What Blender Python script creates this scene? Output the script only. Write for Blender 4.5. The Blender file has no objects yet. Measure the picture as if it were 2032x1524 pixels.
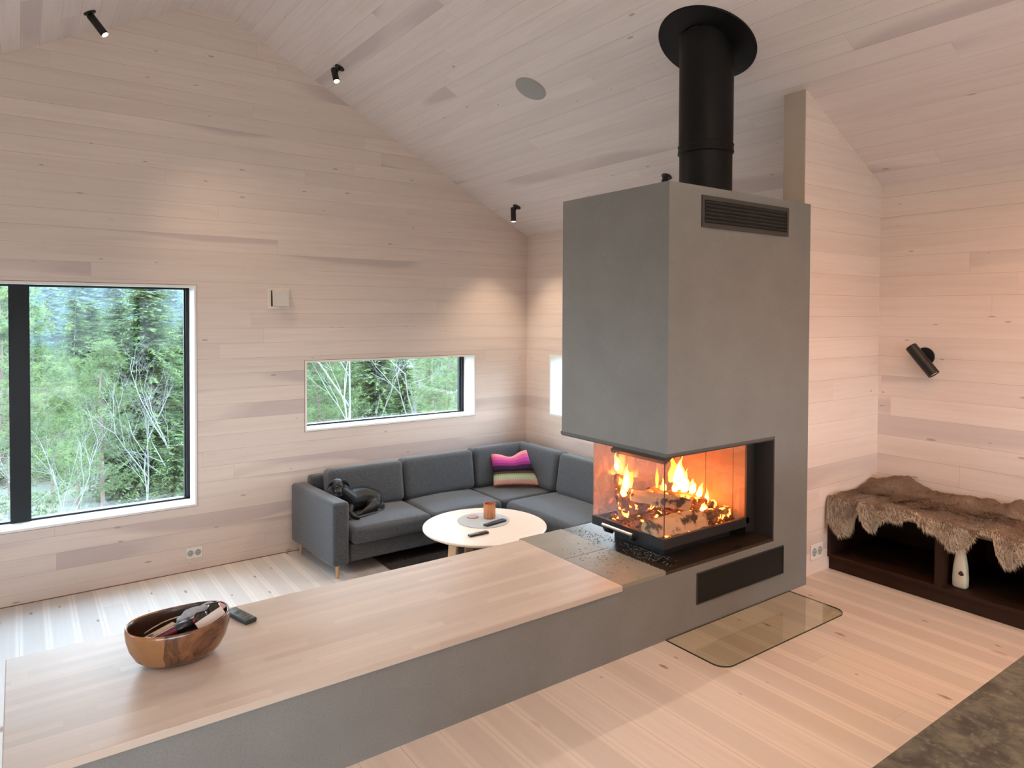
import bpy, bmesh, math, random
from mathutils import Vector, Matrix, noise

# ------------------------------------------------------------------ camera, world, exposure
SC = bpy.context.scene
W, H = 2032.0, 1524.0
CAMP = Vector((-4.56898, -6.14629, 1.55))
FW = Vector((0.58320317, 0.81208472, -0.01981087))
RT = Vector((0.81228677, -0.583242, 0.00435623))
UP = Vector((0.00801691, 0.01863268, 0.99979426))
FPX, CX, CY = 1372.932, 1022.615, 647.597
cd = bpy.data.cameras.new('camera'); cam = bpy.data.objects.new('camera', cd); SC.collection.objects.link(cam)
cam.matrix_world = Matrix(((RT.x, UP.x, -FW.x, CAMP.x), (RT.y, UP.y, -FW.y, CAMP.y), (RT.z, UP.z, -FW.z, CAMP.z), (0, 0, 0, 1)))
cd.sensor_fit = 'HORIZONTAL'; cd.sensor_width = 36.0; cd.lens = 36.0 * FPX / W
cd.shift_x = -(CX - W / 2) / W; cd.shift_y = (CY - H / 2) / W
cd.clip_start = 0.05; cd.clip_end = 3000
SC.camera = cam
SC.view_settings.view_transform = 'Standard'; SC.view_settings.look = 'None'
SC.view_settings.gamma = 1.0; SC.view_settings.use_curve_mapping = False
SC.view_settings.exposure = 2.1

wd = bpy.data.worlds.new('sky'); SC.world = wd; wd.use_nodes = True
nt = wd.node_tree; nt.nodes.clear()
wo = nt.nodes.new('ShaderNodeOutputWorld'); bg = nt.nodes.new('ShaderNodeBackground')
tc = nt.nodes.new('ShaderNodeTexCoord'); sp = nt.nodes.new('ShaderNodeSeparateXYZ'); rp = nt.nodes.new('ShaderNodeValToRGB')
nt.links.new(tc.outputs['Generated'], sp.inputs[0]); nt.links.new(sp.outputs['Z'], rp.inputs[0])
rp.color_ramp.elements[0].position = 0.0; rp.color_ramp.elements[0].color = (0.84, 0.925, 1.0, 1)
rp.color_ramp.elements[1].position = 0.7; rp.color_ramp.elements[1].color = (0.50, 0.74, 1.0, 1)
nt.links.new(rp.outputs[0], bg.inputs['Color']); nt.links.new(bg.outputs[0], wo.inputs[0])
SKY = 3.9
bg.inputs['Strength'].default_value = SKY

sd = bpy.data.lights.new('sun', 'SUN'); so = bpy.data.objects.new('sun', sd); SC.collection.objects.link(so)
sd.energy = 1.0; sd.angle = 0.35; sd.color = (1.0, 0.96, 0.88)      # sun behind thin cloud, from beyond the camera
so.rotation_euler = (math.radians(48), 0, math.radians(-28))

def portal(name, loc, rot, sx, sy):
    l = bpy.data.lights.new(name, 'AREA'); l.shape = 'RECTANGLE'; l.size = sx; l.size_y = sy
    o = bpy.data.objects.new(name, l); SC.collection.objects.link(o); o.location = loc; o.rotation_euler = rot
    l.cycles.is_portal = True
# daylight enters through these window openings
portal('portal_north', (-4.215, 0.34, 0.855), (math.radians(-90), 0, 0), 1.65, 1.8)
portal('portal_north_small', (-1.58, 0.34, 0.79), (math.radians(-90), 0, 0), 1.8, 0.63)
portal('portal_east', (0.34, -1.3, 0.79), (0, math.radians(90), 0), 0.63, 1.8)
portal('portal_west', (-6.90, -2.3, 1.65), (0, math.radians(-90), 0), 1.0, 1.4)
portal('portal_west_kitchen', (-6.90, -8.3, 1.15), (0, math.radians(-90), 0), 1.95, 2.7)
portal('portal_south', (-3.35, -10.9, 1.0), (math.radians(90), 0, 0), 5.7, 1.9)

# ------------------------------------------------------------------ geometry constants
ZE, SL = 2.393, 0.519
XR, XL = -3.124, -3.408
ZR = ZE - SL * XR
XW = XL - (ZR - ZE) / SL            # west wall
YS = -10.5                          # south wall
ZF = -0.59                          # sunken living floor
X1, X2, YN, YF = -2.091, -0.918, -3.927, -3.148
ZH, ZHB, ZB = 2.171, 0.885, 0.331
XT, BX0 = -2.385, -4.615
YP = -3.860

random.seed(7)
def C():
    return SC.collection

# ------------------------------------------------------------------ material helpers
MATS = {}
class NT:
    def __init__(s, name):
        s.m = bpy.data.materials.new(name); s.m.use_nodes = True; s.t = s.m.node_tree; s.t.nodes.clear()
        s.out = s.n('ShaderNodeOutputMaterial')
    def n(s, ty, **kw):
        n = s.t.nodes.new(ty)
        for k, v in kw.items(): setattr(n, k, v)
        return n
    def l(s, a, b): s.t.links.new(a, b)
    def setv(s, inp, v):
        if hasattr(v, 'links') or isinstance(v, bpy.types.NodeSocket): s.l(v, inp)
        else: inp.default_value = v
    def math(s, op, a, b=0.0, c=None, clamp=False):
        n = s.n('ShaderNodeMath', operation=op); n.use_clamp = clamp
        s.setv(n.inputs[0], a); s.setv(n.inputs[1], b)
        if c is not None: s.setv(n.inputs[2], c)
        return n.outputs[0]
    def comb(s, x, y, z):
        n = s.n('ShaderNodeCombineXYZ'); s.setv(n.inputs[0], x); s.setv(n.inputs[1], y); s.setv(n.inputs[2], z); return n.outputs[0]
    def obj(s):
        n = s.n('ShaderNodeTexCoord'); return n.outputs['Object']
    def sep(s, v):
        n = s.n('ShaderNodeSeparateXYZ'); s.l(v, n.inputs[0]); return n.outputs
    def noise(s, v, scale=5, detail=2, rough=0.5, dist=0.0):
        n = s.n('ShaderNodeTexNoise'); s.setv(n.inputs['Vector'], v); n.inputs['Scale'].default_value = scale
        n.inputs['Detail'].default_value = detail; n.inputs['Roughness'].default_value = rough; n.inputs['Distortion'].default_value = dist
        return n.outputs['Fac']
    def white(s, v):
        n = s.n('ShaderNodeTexWhiteNoise', noise_dimensions='3D'); s.setv(n.inputs['Vector'], v); return n.outputs['Value']
    def ramp(s, f, stops, interp='LINEAR'):
        n = s.n('ShaderNodeValToRGB'); s.setv(n.inputs[0], f); r = n.color_ramp; r.interpolation = interp
        while len(r.elements) < len(stops): r.elements.new(0.5)
        for e, (p, c) in zip(r.elements, stops):
            e.position = p; e.color = (c if len(c) == 4 else (*c, 1)) if not isinstance(c, (int, float)) else (c, c, c, 1)
        return n.outputs[0]
    def mix(s, f, a, b, blend='MIX'):
        n = s.n('ShaderNodeMix', data_type='RGBA', blend_type=blend); n.clamp_factor = True
        s.setv(n.inputs[0], f)
        for inp, v in ((n.inputs[6], a), (n.inputs[7], b)):
            if isinstance(v, bpy.types.NodeSocket): s.l(v, inp)
            else: inp.default_value = (*v, 1) if len(v) == 3 else v
        return n.outputs[2]
    def bsdf(s, col, rough=0.5, metal=0.0, spec=0.5, normal=None, sheen=0.0, coat=0.0):
        b = s.n('ShaderNodeBsdfPrincipled')
        if isinstance(col, bpy.types.NodeSocket): s.l(col, b.inputs['Base Color'])
        else: b.inputs['Base Color'].default_value = (*col, 1)
        s.setv(b.inputs['Roughness'], rough); b.inputs['Metallic'].default_value = metal
        b.inputs['Specular IOR Level'].default_value = spec
        if sheen: b.inputs['Sheen Weight'].default_value = sheen; b.inputs['Sheen Roughness'].default_value = 0.5
        if coat: b.inputs['Coat Weight'].default_value = coat; b.inputs['Coat Roughness'].default_value = 0.08
        if normal is not None: s.l(normal, b.inputs['Normal'])
        return b.outputs[0]
    def bump(s, h, strength=0.3, dist=0.002):
        n = s.n('ShaderNodeBump'); s.l(h, n.inputs['Height']); n.inputs['Strength'].default_value = strength
        n.inputs['Distance'].default_value = dist; return n.outputs[0]
    def done(s, sh):
        s.l(sh, s.out.inputs['Surface']); return s.m

def plain(name, col, rough=0.5, metal=0.0, spec=0.5, var=0.0, scale=20, **kw):
    if name in MATS: return MATS[name]
    t = NT(name); c = col
    if var:
        f = t.noise(t.obj(), scale, 3)
        c = t.mix(t.math('MULTIPLY', f, 1.0), tuple(x * (1 - var) for x in col), tuple(min(1, x * (1 + var)) for x in col))
    MATS[name] = t.done(t.bsdf(c, rough, metal, spec, **kw)); return MATS[name]

def planks(name, u, v, width, length, base, dark, stain, knotc, seamc, rough=0.5, seam=0.0016, stain_amt=0.5, knot=0.3,
           knot_scale=(3.0, 6.0), knot_amt=0.85, var=0.08, bump=0.15, seam_amt=0.8, edge=0.0, vscale=1.0, spec=0.3, staves=False):
    """boards running along axis u, laid side by side along axis v (object coordinates, metres)"""
    t = NT(name); o = t.sep(t.obj()); U = o['XYZ'.index(u)]; V = o['XYZ'.index(v)]
    vv = t.math('DIVIDE', t.math('MULTIPLY', V, vscale), width)
    vi = t.math('FLOOR', vv); vf = t.math('FRACT', vv)
    r1 = t.white(t.comb(vi, 3.7, 1.3))
    uu = t.math('DIVIDE', t.math('ADD', U, t.math('MULTIPLY', r1, length * 5)), length)
    ui = t.math('FLOOR', uu); uf = t.math('FRACT', uu)
    r2 = t.white(t.comb(vi, ui, 7.1)); r3 = t.white(t.comb(ui, vi, 2.9))
    # broad tone per board
    col = t.mix(r2, tuple(c * (1 - var) for c in base), tuple(min(1, c * (1 + var * 0.7)) for c in base))
    grain = t.noise(t.comb(t.math('MULTIPLY', U, 2.2), t.math('MULTIPLY', V, 70.0), t.math('MULTIPLY', r2, 30)), 1.0, 3, 0.6)
    col = t.mix(t.math('MULTIPLY', t.ramp(grain, [(0.45, 0.0), (0.8, 1.0)]), 0.30), col, dark)
    flame = t.noise(t.comb(t.math('MULTIPLY', U, 0.8), t.math('MULTIPLY', V, 14.0), t.math('MULTIPLY', r3, 50)), 1.0, 2, 0.5, 0.6)
    col = t.mix(t.math('MULTIPLY', t.ramp(flame, [(0.48, 0.0), (0.62, 1.0)]), 0.22), col, dark)
    if stain_amt:
        sn = t.noise(t.comb(t.math('MULTIPLY', U, 0.42), t.math('MULTIPLY', V, 2.6), t.math('MULTIPLY', r2, 90)), 1.0, 1.5, 0.5)
        pick = t.math('GREATER_THAN', r3, 1.0 - 0.42)
        sf = t.math('MULTIPLY', t.ramp(sn, [(0.57, 0.0), (0.62, 1.0)]), t.math('MULTIPLY', pick, stain_amt))
        col = t.mix(sf, col, stain)
    if knot:
        vo = t.n('ShaderNodeTexVoronoi', feature='F1', voronoi_dimensions='2D')
        t.l(t.comb(t.math('ADD', t.math('MULTIPLY', U, knot_scale[0]), t.math('MULTIPLY', r1, 37.3)), t.math('MULTIPLY', V, knot_scale[1]), 0.0), vo.inputs['Vector']); vo.inputs['Scale'].default_value = 1.0
        cs = t.sep(vo.outputs['Color'])
        wob = t.math('MULTIPLY', t.math('SUBTRACT', t.noise(t.obj(), 40, 2), 0.5), 0.05)
        rad = t.math('MULTIPLY', cs[1], 0.075)
        d = t.math('ADD', vo.outputs['Distance'], wob)
        kf = t.math('MULTIPLY', t.math('LESS_THAN', cs[0], knot), t.math('SUBTRACT', 1.0, t.math('DIVIDE', d, t.math('ADD', rad, 0.012)), clamp=True))
        kf = t.ramp(kf, [(0.0, 0.0), (0.35, 0.75), (1.0, 1.0)])
        col = t.mix(t.math('MULTIPLY', kf, knot_amt), col, knotc)
    edge_d = t.math('MULTIPLY', t.math('SUBTRACT', 0.5, t.math('ABSOLUTE', t.math('SUBTRACT', vf, 0.5))), width)
    sm = t.math('LESS_THAN', edge_d, seam * 0.5)
    end_d = t.math('MULTIPLY', t.math('SUBTRACT', 0.5, t.math('ABSOLUTE', t.math('SUBTRACT', uf, 0.5))), length)
    em = t.math('LESS_THAN', end_d, seam * 0.4)
    fade = t.ramp(t.noise(t.comb(t.math('MULTIPLY', U, 0.6), t.math('MULTIPLY', vi, 1.7), 0.0), 1.0, 1), [(0.35, 0.25), (0.6, 1.0)])
    sm2 = t.math('MULTIPLY', t.math('MAXIMUM', sm, t.math('MULTIPLY', em, 0.7)), t.math('MULTIPLY', fade, seam_amt))
    if edge:
        ef = t.ramp(t.math('DIVIDE', edge_d, width), [(0.10, 1.0), (0.16, 0.0)])
        col = t.mix(t.math('MULTIPLY', ef, edge), col, tuple(min(1, c * 1.12) for c in base))
    col = t.mix(sm2, col, seamc)
    nrm = t.bump(t.math('SUBTRACT', t.math('MULTIPLY', grain, 0.25), sm), bump, 0.002)
    return t.done(t.bsdf(col, rough, 0.0, spec, normal=nrm))

WALLB = (0.775, 0.645, 0.565); WALLD = (0.63, 0.475, 0.405); STAIN = (0.47, 0.365, 0.355); KN = (0.26, 0.15, 0.11); SEAM = (0.30, 0.15, 0.09)
mwall_x = planks('whitewashed_pine_x', 'X', 'Z', 0.128, 3.1, WALLB, WALLD, STAIN, KN, SEAM, 0.55, knot=0.20, var=0.04, knot_amt=0.6, knot_scale=(2.6, 9.0))
mwall_y = planks('whitewashed_pine_y', 'Y', 'Z', 0.128, 3.3, WALLB, WALLD, STAIN, KN, SEAM, 0.55, knot=0.20, var=0.04, knot_amt=0.6, knot_scale=(2.6, 9.0))
CEB = (0.79, 0.700, 0.660)
mceil = planks('whitewashed_pine_ceiling', 'Y', 'X', 0.128, 2.7, CEB, (0.62, 0.52, 0.48), (0.47, 0.39, 0.39), KN, SEAM, 0.55, knot=0.16, var=0.04, knot_amt=0.6, knot_scale=(2.6, 9.0), vscale=1.127)
mfloor = planks('pine_floorboards', 'Y', 'X', 0.158, 4.2, (0.66, 0.605, 0.555), (0.58, 0.47, 0.41), (0.53, 0.44, 0.39), (0.30, 0.14, 0.11), (0.42, 0.26, 0.2), 0.52,
                seam=0.0022, stain_amt=0.35, knot=0.62, knot_scale=(2.0, 5.4), var=0.10, edge=0.7, spec=0.10)
mstave = planks('butcher_block', 'X', 'Y', 0.036, 0.50, (0.56, 0.475, 0.405), (0.47, 0.37, 0.30), (0.42, 0.32, 0.26), (0.3, 0.2, 0.12), (0.5, 0.36, 0.26), 0.36,
                seam=0.0008, stain_amt=0.25, knot=0.0, var=0.09, bump=0.05, seam_amt=0.4, spec=0.4)
mtrim = plain('pale_trim_wood', (0.80, 0.70, 0.60), 0.5, var=0.06, scale=6)
mreveal = plain('white_reveal', (0.86, 0.82, 0.76), 0.5, var=0.03, scale=6)
mblack = plain('matt_black_metal', (0.012, 0.012, 0.013), 0.42, spec=0.4)
mframe = plain('black_window_frame', (0.012, 0.013, 0.016), 0.45, spec=0.3)
mpipe = plain('black_stove_pipe', (0.005, 0.005, 0.0055), 0.45, spec=0.2)
mwhite = plain('white_plastic', (0.78, 0.75, 0.70), 0.35)
mdark = plain('socket_holes', (0.02, 0.02, 0.02), 0.6)
mleg = plain('light_oak', (0.62, 0.38, 0.20), 0.45, var=0.12, scale=12)
mcabinet = plain('dark_stained_wood', (0.034, 0.014, 0.007), 0.6, spec=0.2, var=0.35, scale=8)
mconc = None
t = NT('grey_plaster')
o_ = t.obj(); n1 = t.noise(o_, 3.0, 4, 0.6); n2 = t.noise(o_, 140.0, 2, 0.6)
c_ = t.mix(n1, (0.160, 0.157, 0.149), (0.238, 0.235, 0.225)); c_ = t.mix(t.math('MULTIPLY', t.ramp(n2, [(0.45, 0.0), (0.7, 1.0)]), 0.35), c_, (0.135, 0.125, 0.108))
mconc = t.done(t.bsdf(c_, 0.6, 0, 0.35, normal=t.bump(n2, 0.35, 0.003)))
t = NT('stone_tile'); o_ = t.obj(); n1 = t.noise(o_, 6.0, 5, 0.65); n2 = t.noise(o_, 90.0, 2)
c_ = t.mix(n1, (0.17, 0.165, 0.135), (0.34, 0.33, 0.28)); c_ = t.mix(t.math('MULTIPLY', n2, 0.25), c_, (0.12, 0.11, 0.09))
mtile = t.done(t.bsdf(c_, 0.45, 0, 0.5, normal=t.bump(n2, 0.2, 0.002)))
t = NT('dark_worktop'); o_ = t.obj(); n1 = t.noise(o_, 22, 4, 0.65, 0.5); n2 = t.noise(o_, 70, 3, 0.6)
c_ = t.mix(t.ramp(n1, [(0.38, 0.0), (0.72, 1.0)]), (0.045, 0.040, 0.032), (0.17, 0.155, 0.115)); c_ = t.mix(t.ramp(n2, [(0.55, 0.0), (0.75, 0.6)]), c_, (0.26, 0.24, 0.17))
mworktop = t.done(t.bsdf(c_, 0.5, 0, 0.4))
t = NT('sofa_wool'); o_ = t.obj(); n1 = t.noise(o_, 290, 2, 0.8); n2 = t.noise(o_, 5, 2)
c_ = t.mix(t.ramp(n1, [(0.35, 0.0), (0.68, 1.0)]), (0.022, 0.024, 0.028), (0.150, 0.158, 0.172)); c_ = t.mix(t.math('MULTIPLY', n2, 0.15), c_, (0.03, 0.03, 0.033))
msofa = t.done(t.bsdf(c_, 0.9, 0, 0.2, sheen=0.25, normal=t.bump(n1, 0.4, 0.002)))

def thin_glass(name, tint=(0.97, 0.985, 0.98), haze=0.0, hazec=(0.8, 0.8, 0.8), strong=1.0):
    t = NT(name); tr = t.n('ShaderNodeBsdfTransparent'); tr.inputs[0].default_value = (*tint, 1)
    gl = t.n('ShaderNodeBsdfGlossy'); gl.inputs['Roughness'].default_value = 0.02; gl.inputs['Color'].default_value = (1, 1, 1, 1)
    fr = t.n('ShaderNodeLayerWeight'); fr.inputs['Blend'].default_value = 0.5
    sch = t.math('ADD', 0.035, t.math('MULTIPLY', t.math('POWER', fr.outputs['Facing'], 4.5), 0.8))
    mx = t.n('ShaderNodeMixShader'); t.l(t.math('MULTIPLY', sch, strong, clamp=True), mx.inputs[0]); t.l(tr.outputs[0], mx.inputs[1]); t.l(gl.outputs[0], mx.inputs[2])
    sh = mx.outputs[0]
    if haze:
        df = t.n('ShaderNodeBsdfDiffuse'); df.inputs[0].default_value = (*hazec, 1); tl = t.n('ShaderNodeBsdfTranslucent'); tl.inputs[0].default_value = (*hazec, 1)
        m1 = t.n('ShaderNodeMixShader'); m1.inputs[0].default_value = 0.5; t.l(df.outputs[0], m1.inputs[1]); t.l(tl.outputs[0], m1.inputs[2])
        m2 = t.n('ShaderNodeMixShader'); o = t.sep(t.obj()); f = t.noise(t.comb(t.math('MULTIPLY', o[0], 9), t.math('MULTIPLY', o[1], 9), t.math('MULTIPLY', o[2], 4)), 1.0, 5, 0.6)
        t.l(t.math('MULTIPLY', t.ramp(f, [(0.3, 0.35), (0.75, 1.0)]), haze), m2.inputs[0]); t.l(sh, m2.inputs[1]); t.l(m1.outputs[0], m2.inputs[2]); sh = m2.outputs[0]
    return t.done(sh)
mglass = thin_glass('window_glass')
mstoveglass = thin_glass('stove_glass', (0.97, 0.95, 0.94), 0.03, (0.85, 0.66, 0.60), 1.3)
msootglass = thin_glass('sooty_stove_glass', (0.80, 0.70, 0.66), 0.42, (0.72, 0.54, 0.48), 1.5)
mfloorglass = thin_glass('floor_glass', (0.86, 0.875, 0.80), 0.0, strong=2.2)

# ------------------------------------------------------------------ mesh helpers
def link(name, bm, mat, parent=None, loc=None, smooth=False, sharp=None):
    me = bpy.data.meshes.new(name); bm.normal_update(); bm.to_mesh(me); bm.free()
    o = bpy.data.objects.new(name, me); C().objects.link(o)
    for m in (mat if isinstance(mat, (list, tuple)) else [mat]): me.materials.append(m)
    if parent is not None: o.parent = parent
    if loc is not None: o.location = loc
    if smooth:
        for p in me.polygons: p.use_smooth = True
        if sharp is not None:
            me.set_sharp_from_angle(angle=math.radians(sharp))
    return o
def tag(o, label, cat, group=None, kind=None):
    o['label'] = label; o['category'] = cat
    if group: o['group'] = group
    if kind: o['kind'] = kind
    return o
def struct(o): o['kind'] = 'structure'; return o
def thing(name, label, cat, loc=(0, 0, 0), rot=(0, 0, 0), group=None):
    o = bpy.data.objects.new(name, None); C().objects.link(o); o.location = loc; o.rotation_euler = rot; o.empty_display_size = 0.1
    return tag(o, label, cat, group)
def box(bm, x0, x1, y0, y1, z0, z1, M=None, mi=0):
    vs = [bm.verts.new((x, y, z)) for x in (x0, x1) for y in (y0, y1) for z in (z0, z1)]
    if M is not None:
        for v in vs: v.co = M @ v.co
    for f in ((0, 1, 3, 2), (4, 6, 7, 5), (0, 4, 5, 1), (2, 3, 7, 6), (0, 2, 6, 4), (1, 5, 7, 3)):
        fa = bm.faces.new([vs[i] for i in f]); fa.material_index = mi
    return vs
def nb(): return bmesh.new()
def bevel(bm, w, seg=2, ang=30):
    es = [e for e in bm.edges if len(e.link_faces) == 2 and e.calc_face_angle(0) > math.radians(ang)]
    bmesh.ops.bevel(bm, geom=es, offset=w, segments=seg, profile=0.5, affect='EDGES', clamp_overlap=True)
def bbox(x0, x1, y0, y1, z0, z1, w=0.002, seg=2):
    bm = nb(); box(bm, x0, x1, y0, y1, z0, z1); bmesh.ops.recalc_face_normals(bm, faces=bm.faces)
    if w: bevel(bm, w, seg)
    return bm
def prism(bm, pts, axis, a0, a1):
    """extrude a polygon (2D points in the other two axes) along an axis"""
    def mk(p, a):
        return {'X': (a, p[0], p[1]), 'Y': (p[0], a, p[1]), 'Z': (p[0], p[1], a)}[axis]
    A = [bm.verts.new(mk(p, a0)) for p in pts]; B = [bm.verts.new(mk(p, a1)) for p in pts]
    bm.faces.new(A[::-1]); bm.faces.new(B)
    for i in range(len(pts)):
        j = (i + 1) % len(pts); bm.faces.new((A[i], A[j], B[j], B[i]))
    bmesh.ops.recalc_face_normals(bm, faces=bm.faces)
def basis(d):
    d = Vector(d).normalized(); a = Vector((0, 0, 1)) if abs(d.z) < 0.9 else Vector((1, 0, 0))
    x = a.cross(d).normalized(); y = d.cross(x); return x, y, d
def tube(bm, pts, rads, seg=8, cap=True, mi=0):
    rings = []; pts = [Vector(p) for p in pts]
    x = None
    for i, p in enumerate(pts):
        d = (pts[min(i + 1, len(pts) - 1)] - pts[max(i - 1, 0)]).normalized()
        if x is None: x, y, _ = basis(d)
        else: x = (x - d * x.dot(d)).normalized(); y = d.cross(x)
        r = rads[i] if isinstance(rads, (list, tuple)) else rads
        rings.append([bm.verts.new(p + x * r * math.cos(2 * math.pi * k / seg) + y * r * math.sin(2 * math.pi * k / seg)) for k in range(seg)])
    for a, b in zip(rings, rings[1:]):
        for k in range(seg):
            f = bm.faces.new((a[k], a[(k + 1) % seg], b[(k + 1) % seg], b[k])); f.material_index = mi
    if cap and seg > 2:
        f = bm.faces.new(rings[0][::-1]); f.material_index = mi; f = bm.faces.new(rings[-1]); f.material_index = mi
def lathe(bm, prof, seg=32, M=Matrix(), sx=1, sy=1):
    rings = []
    for r, z in prof:
        if r < 1e-6: rings.append([bm.verts.new(M @ Vector((0, 0, z)))])
        else: rings.append([bm.verts.new(M @ Vector((r * sx * math.cos(2 * math.pi * k / seg), r * sy * math.sin(2 * math.pi * k / seg), z))) for k in range(seg)])
    for a, b in zip(rings, rings[1:]):
        for k in range(seg):
            j = (k + 1) % seg
            if len(a) == 1 and len(b) == 1: continue
            if len(a) == 1: bm.faces.new((a[0], b[j], b[k]))
            elif len(b) == 1: bm.faces.new((a[k], a[j], b[0]))
            else: bm.faces.new((a[k], a[j], b[j], b[k]))
    bmesh.ops.recalc_face_normals(bm, faces=bm.faces)
def frameM(p, d):
    x, y, z = basis(d); return Matrix(((x.x, y.x, z.x, p[0]), (x.y, y.y, z.y, p[1]), (x.z, y.z, z.z, p[2]), (0, 0, 0, 1)))
def pad(bm, hx, hy, hz, r, puff=0.0, n=10, M=None, fn=None):
    """soft rounded block, half sizes hx,hy,hz, edge radius r"""
    seen = {}
    def V(p):
        k = tuple(round(c, 5) for c in p)
        if k in seen: return seen[k]
        h = (hx, hy, hz); q = Vector([c * s for c, s in zip(p, h)])
        inner = Vector([max(-(s - r), min(s - r, c)) for c, s in zip(q, h)]); dlt = q - inner
        if dlt.length > 1e-9:
            m = max(abs(dlt.x), abs(dlt.y), abs(dlt.z)); q = inner + dlt.normalized() * m
        ex = (1 - p[0] ** 2) * (1 - p[1] ** 2)
        q.z += puff * ex * (1 if p[2] > 0 else -0.3) * abs(p[2])
        ey = (1 - p[0] ** 2) * (1 - p[2] ** 2); q.y += 0.35 * puff * ey * p[1]
        if fn: q = fn(q, p)
        if M is not None: q = M @ q
        v = bm.verts.new(q); seen[k] = v; return v
    # parameter spacing denser near the rim
    def prm(h):
        e = r / h; e = min(e, 0.95); a = [-1 + e * i / 4 for i in range(4)]; m = [-1 + e + (2 - 2 * e) * i / n for i in range(n + 1)]
        return a + m + [-c for c in a[::-1]]
    P = [prm(hx), prm(hy), prm(hz)]
    for ax in range(3):
        u, w = [(1, 2), (2, 0), (0, 1)][ax]
        for s in (-1, 1):
            for i in range(len(P[u]) - 1):
                for j in range(len(P[w]) - 1):
                    q = []
                    for a, b in ((i, j), (i + 1, j), (i + 1, j + 1), (i, j + 1)):
                        p = [0, 0, 0]; p[ax] = s; p[u] = P[u][a]; p[w] = P[w][b]; q.append(V(p))
                    if s < 0: q = q[::-1]
                    try: bm.faces.new(q)
                    except ValueError: pass
def copy_tree(o, parent=None):
    c = o.copy(); C().objects.link(c); c.parent = parent
    for ch in list(o.children): copy_tree(ch, c)
    return c

# ------------------------------------------------------------------ the room
def wall_cells(bm, u0, u1, z0, z1, holes, fn):
    us = sorted({u0, u1, *[h[0] for h in holes], *[h[1] for h in holes]}); zs = sorted({z0, z1, *[h[2] for h in holes], *[h[3] for h in holes]})
    for a, b in zip(us, us[1:]):
        for c, d in zip(zs, zs[1:]):
            if any(h[0] <= a and b <= h[1] and h[2] <= c and d <= h[3] for h in holes): continue
            fn(bm, a, b, c, d)
BW = (-5.05, -3.381, -0.054, 1.763)     # big window x0,x1,z0,z1
SW = (-2.482, -0.673, 0.469, 1.109)
EW = (-2.25, -0.414, 0.469, 1.109)      # east wall window y0,y1,z0,z1
WT = 0.33
bm = nb(); wall_cells(bm, XW - WT, 0.0 + WT, -0.9, ZE, [BW, SW], lambda b, a, c, d, e: box(b, a, c, 0, WT, d, e))
prism(bm, [(XW - WT, ZE), (WT, ZE), (WT, ZE + 0.001), (0, ZE + 0.03), (XR, ZR + 0.03), (XL, ZR + 0.03), (XW, ZE + 0.03), (XW - WT, ZE + 0.001)], 'Y', 0, WT)
struct(link('wall_north', bm, mwall_x))
bm = nb(); wall_cells(bm, YS, 0, -0.9, ZE + 0.02, [EW], lambda b, a, c, d, e: box(b, 0, WT, a, c, d, e))
struct(link('wall_east', bm, mwall_y))
WW = [(-3.0, -1.6, 1.15, 2.15), (-9.6, -7.0, 0.2, 2.1)]  # unseen west windows, added and sized for the room's light
bm = nb(); wall_cells(bm, YS, 0, -0.9, ZE + 0.02, WW, lambda b, a, c, d, e: box(b, XW - WT, XW, a, c, d, e))
struct(link('wall_west', bm, mwall_y))
SO = [(-6.2, -0.5, 0.04, 1.86)]  # unseen south window, also added to light the room
bm = nb(); wall_cells(bm, XW - WT, WT, -0.9, ZE, SO, lambda b, a, c, d, e: box(b, a, c, YS - WT, YS, d, e))
prism(bm, [(XW, ZE), (0, ZE), (XR, ZR + 0.03), (XL, ZR + 0.03)], 'Y', YS - WT, YS)
struct(link('wall_south', bm, mwall_x))
bm = nb()
T = 0.16
prism(bm, [(WT, ZE - SL * WT), (XR, ZR), (XR, ZR + T), (WT, ZE - SL * WT + T)], 'Y', YS - WT, WT)
prism(bm, [(XR, ZR), (XL, ZR), (XL, ZR + T), (XR, ZR + T)], 'Y', YS - WT, WT)
prism(bm, [(XL, ZR), (XW - WT, ZE - SL * WT), (XW - WT, ZE - SL * WT + T), (XL, ZR + T)], 'Y', YS - WT, WT)
struct(link('ceiling', bm, mceil))
bm = nb(); box(bm, XW, 0, YS, YN + 0.03, -0.30, 0.0); box(bm, X2, 0, YN + 0.03, YP + 0.139, -0.30, 0.0)
struct(link('floor', bm, mfloor))
bm = nb(); box(bm, XW, 0, YN + 0.03, 0, ZF - 0.25, ZF)
struct(link('floor_sunken', bm, mfloor))
bm = nb(); box(bm, XW, BX0, YN + 0.03, YN + 0.33, ZF, -0.30); box(bm, XW, BX0, YN + 0.33, YN + 0.60, ZF, -0.42)
struct(link('trim_step', bm, mfloor))
# partition stub beside the fireplace, its head cut to the ceiling slope
xp = -0.868
bm = nb(); prism(bm, [(xp, 0.0), (0.0, 0.0), (0.0, ZE + 0.004), (xp, ZE - SL * xp + 0.004)], 'Y', YP, YP + 0.139)
struct(link('wall_partition', bm, mwall_x))
bm = nb(); box(bm, xp, 0.0, YP + 0.001, YP + 0.138, ZF, 0.0)
struct(link('wall_partition_base', bm, mwall_x))
bm = nb(); box(bm, X2 + 0.002, xp - 0.006, YP + 0.02, YP + 0.13, 0.0, ZH - 0.12); box(bm, xp - 0.006, xp - 0.0005, YP + 0.001, YP + 0.138, 0.0, ZE - SL * xp)   # end board, and closing strip behind the column
struct(link('trim_partition_end', bm, plain('end_board', (0.50, 0.40, 0.31), 0.55, var=0.08, scale=6)))

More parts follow.
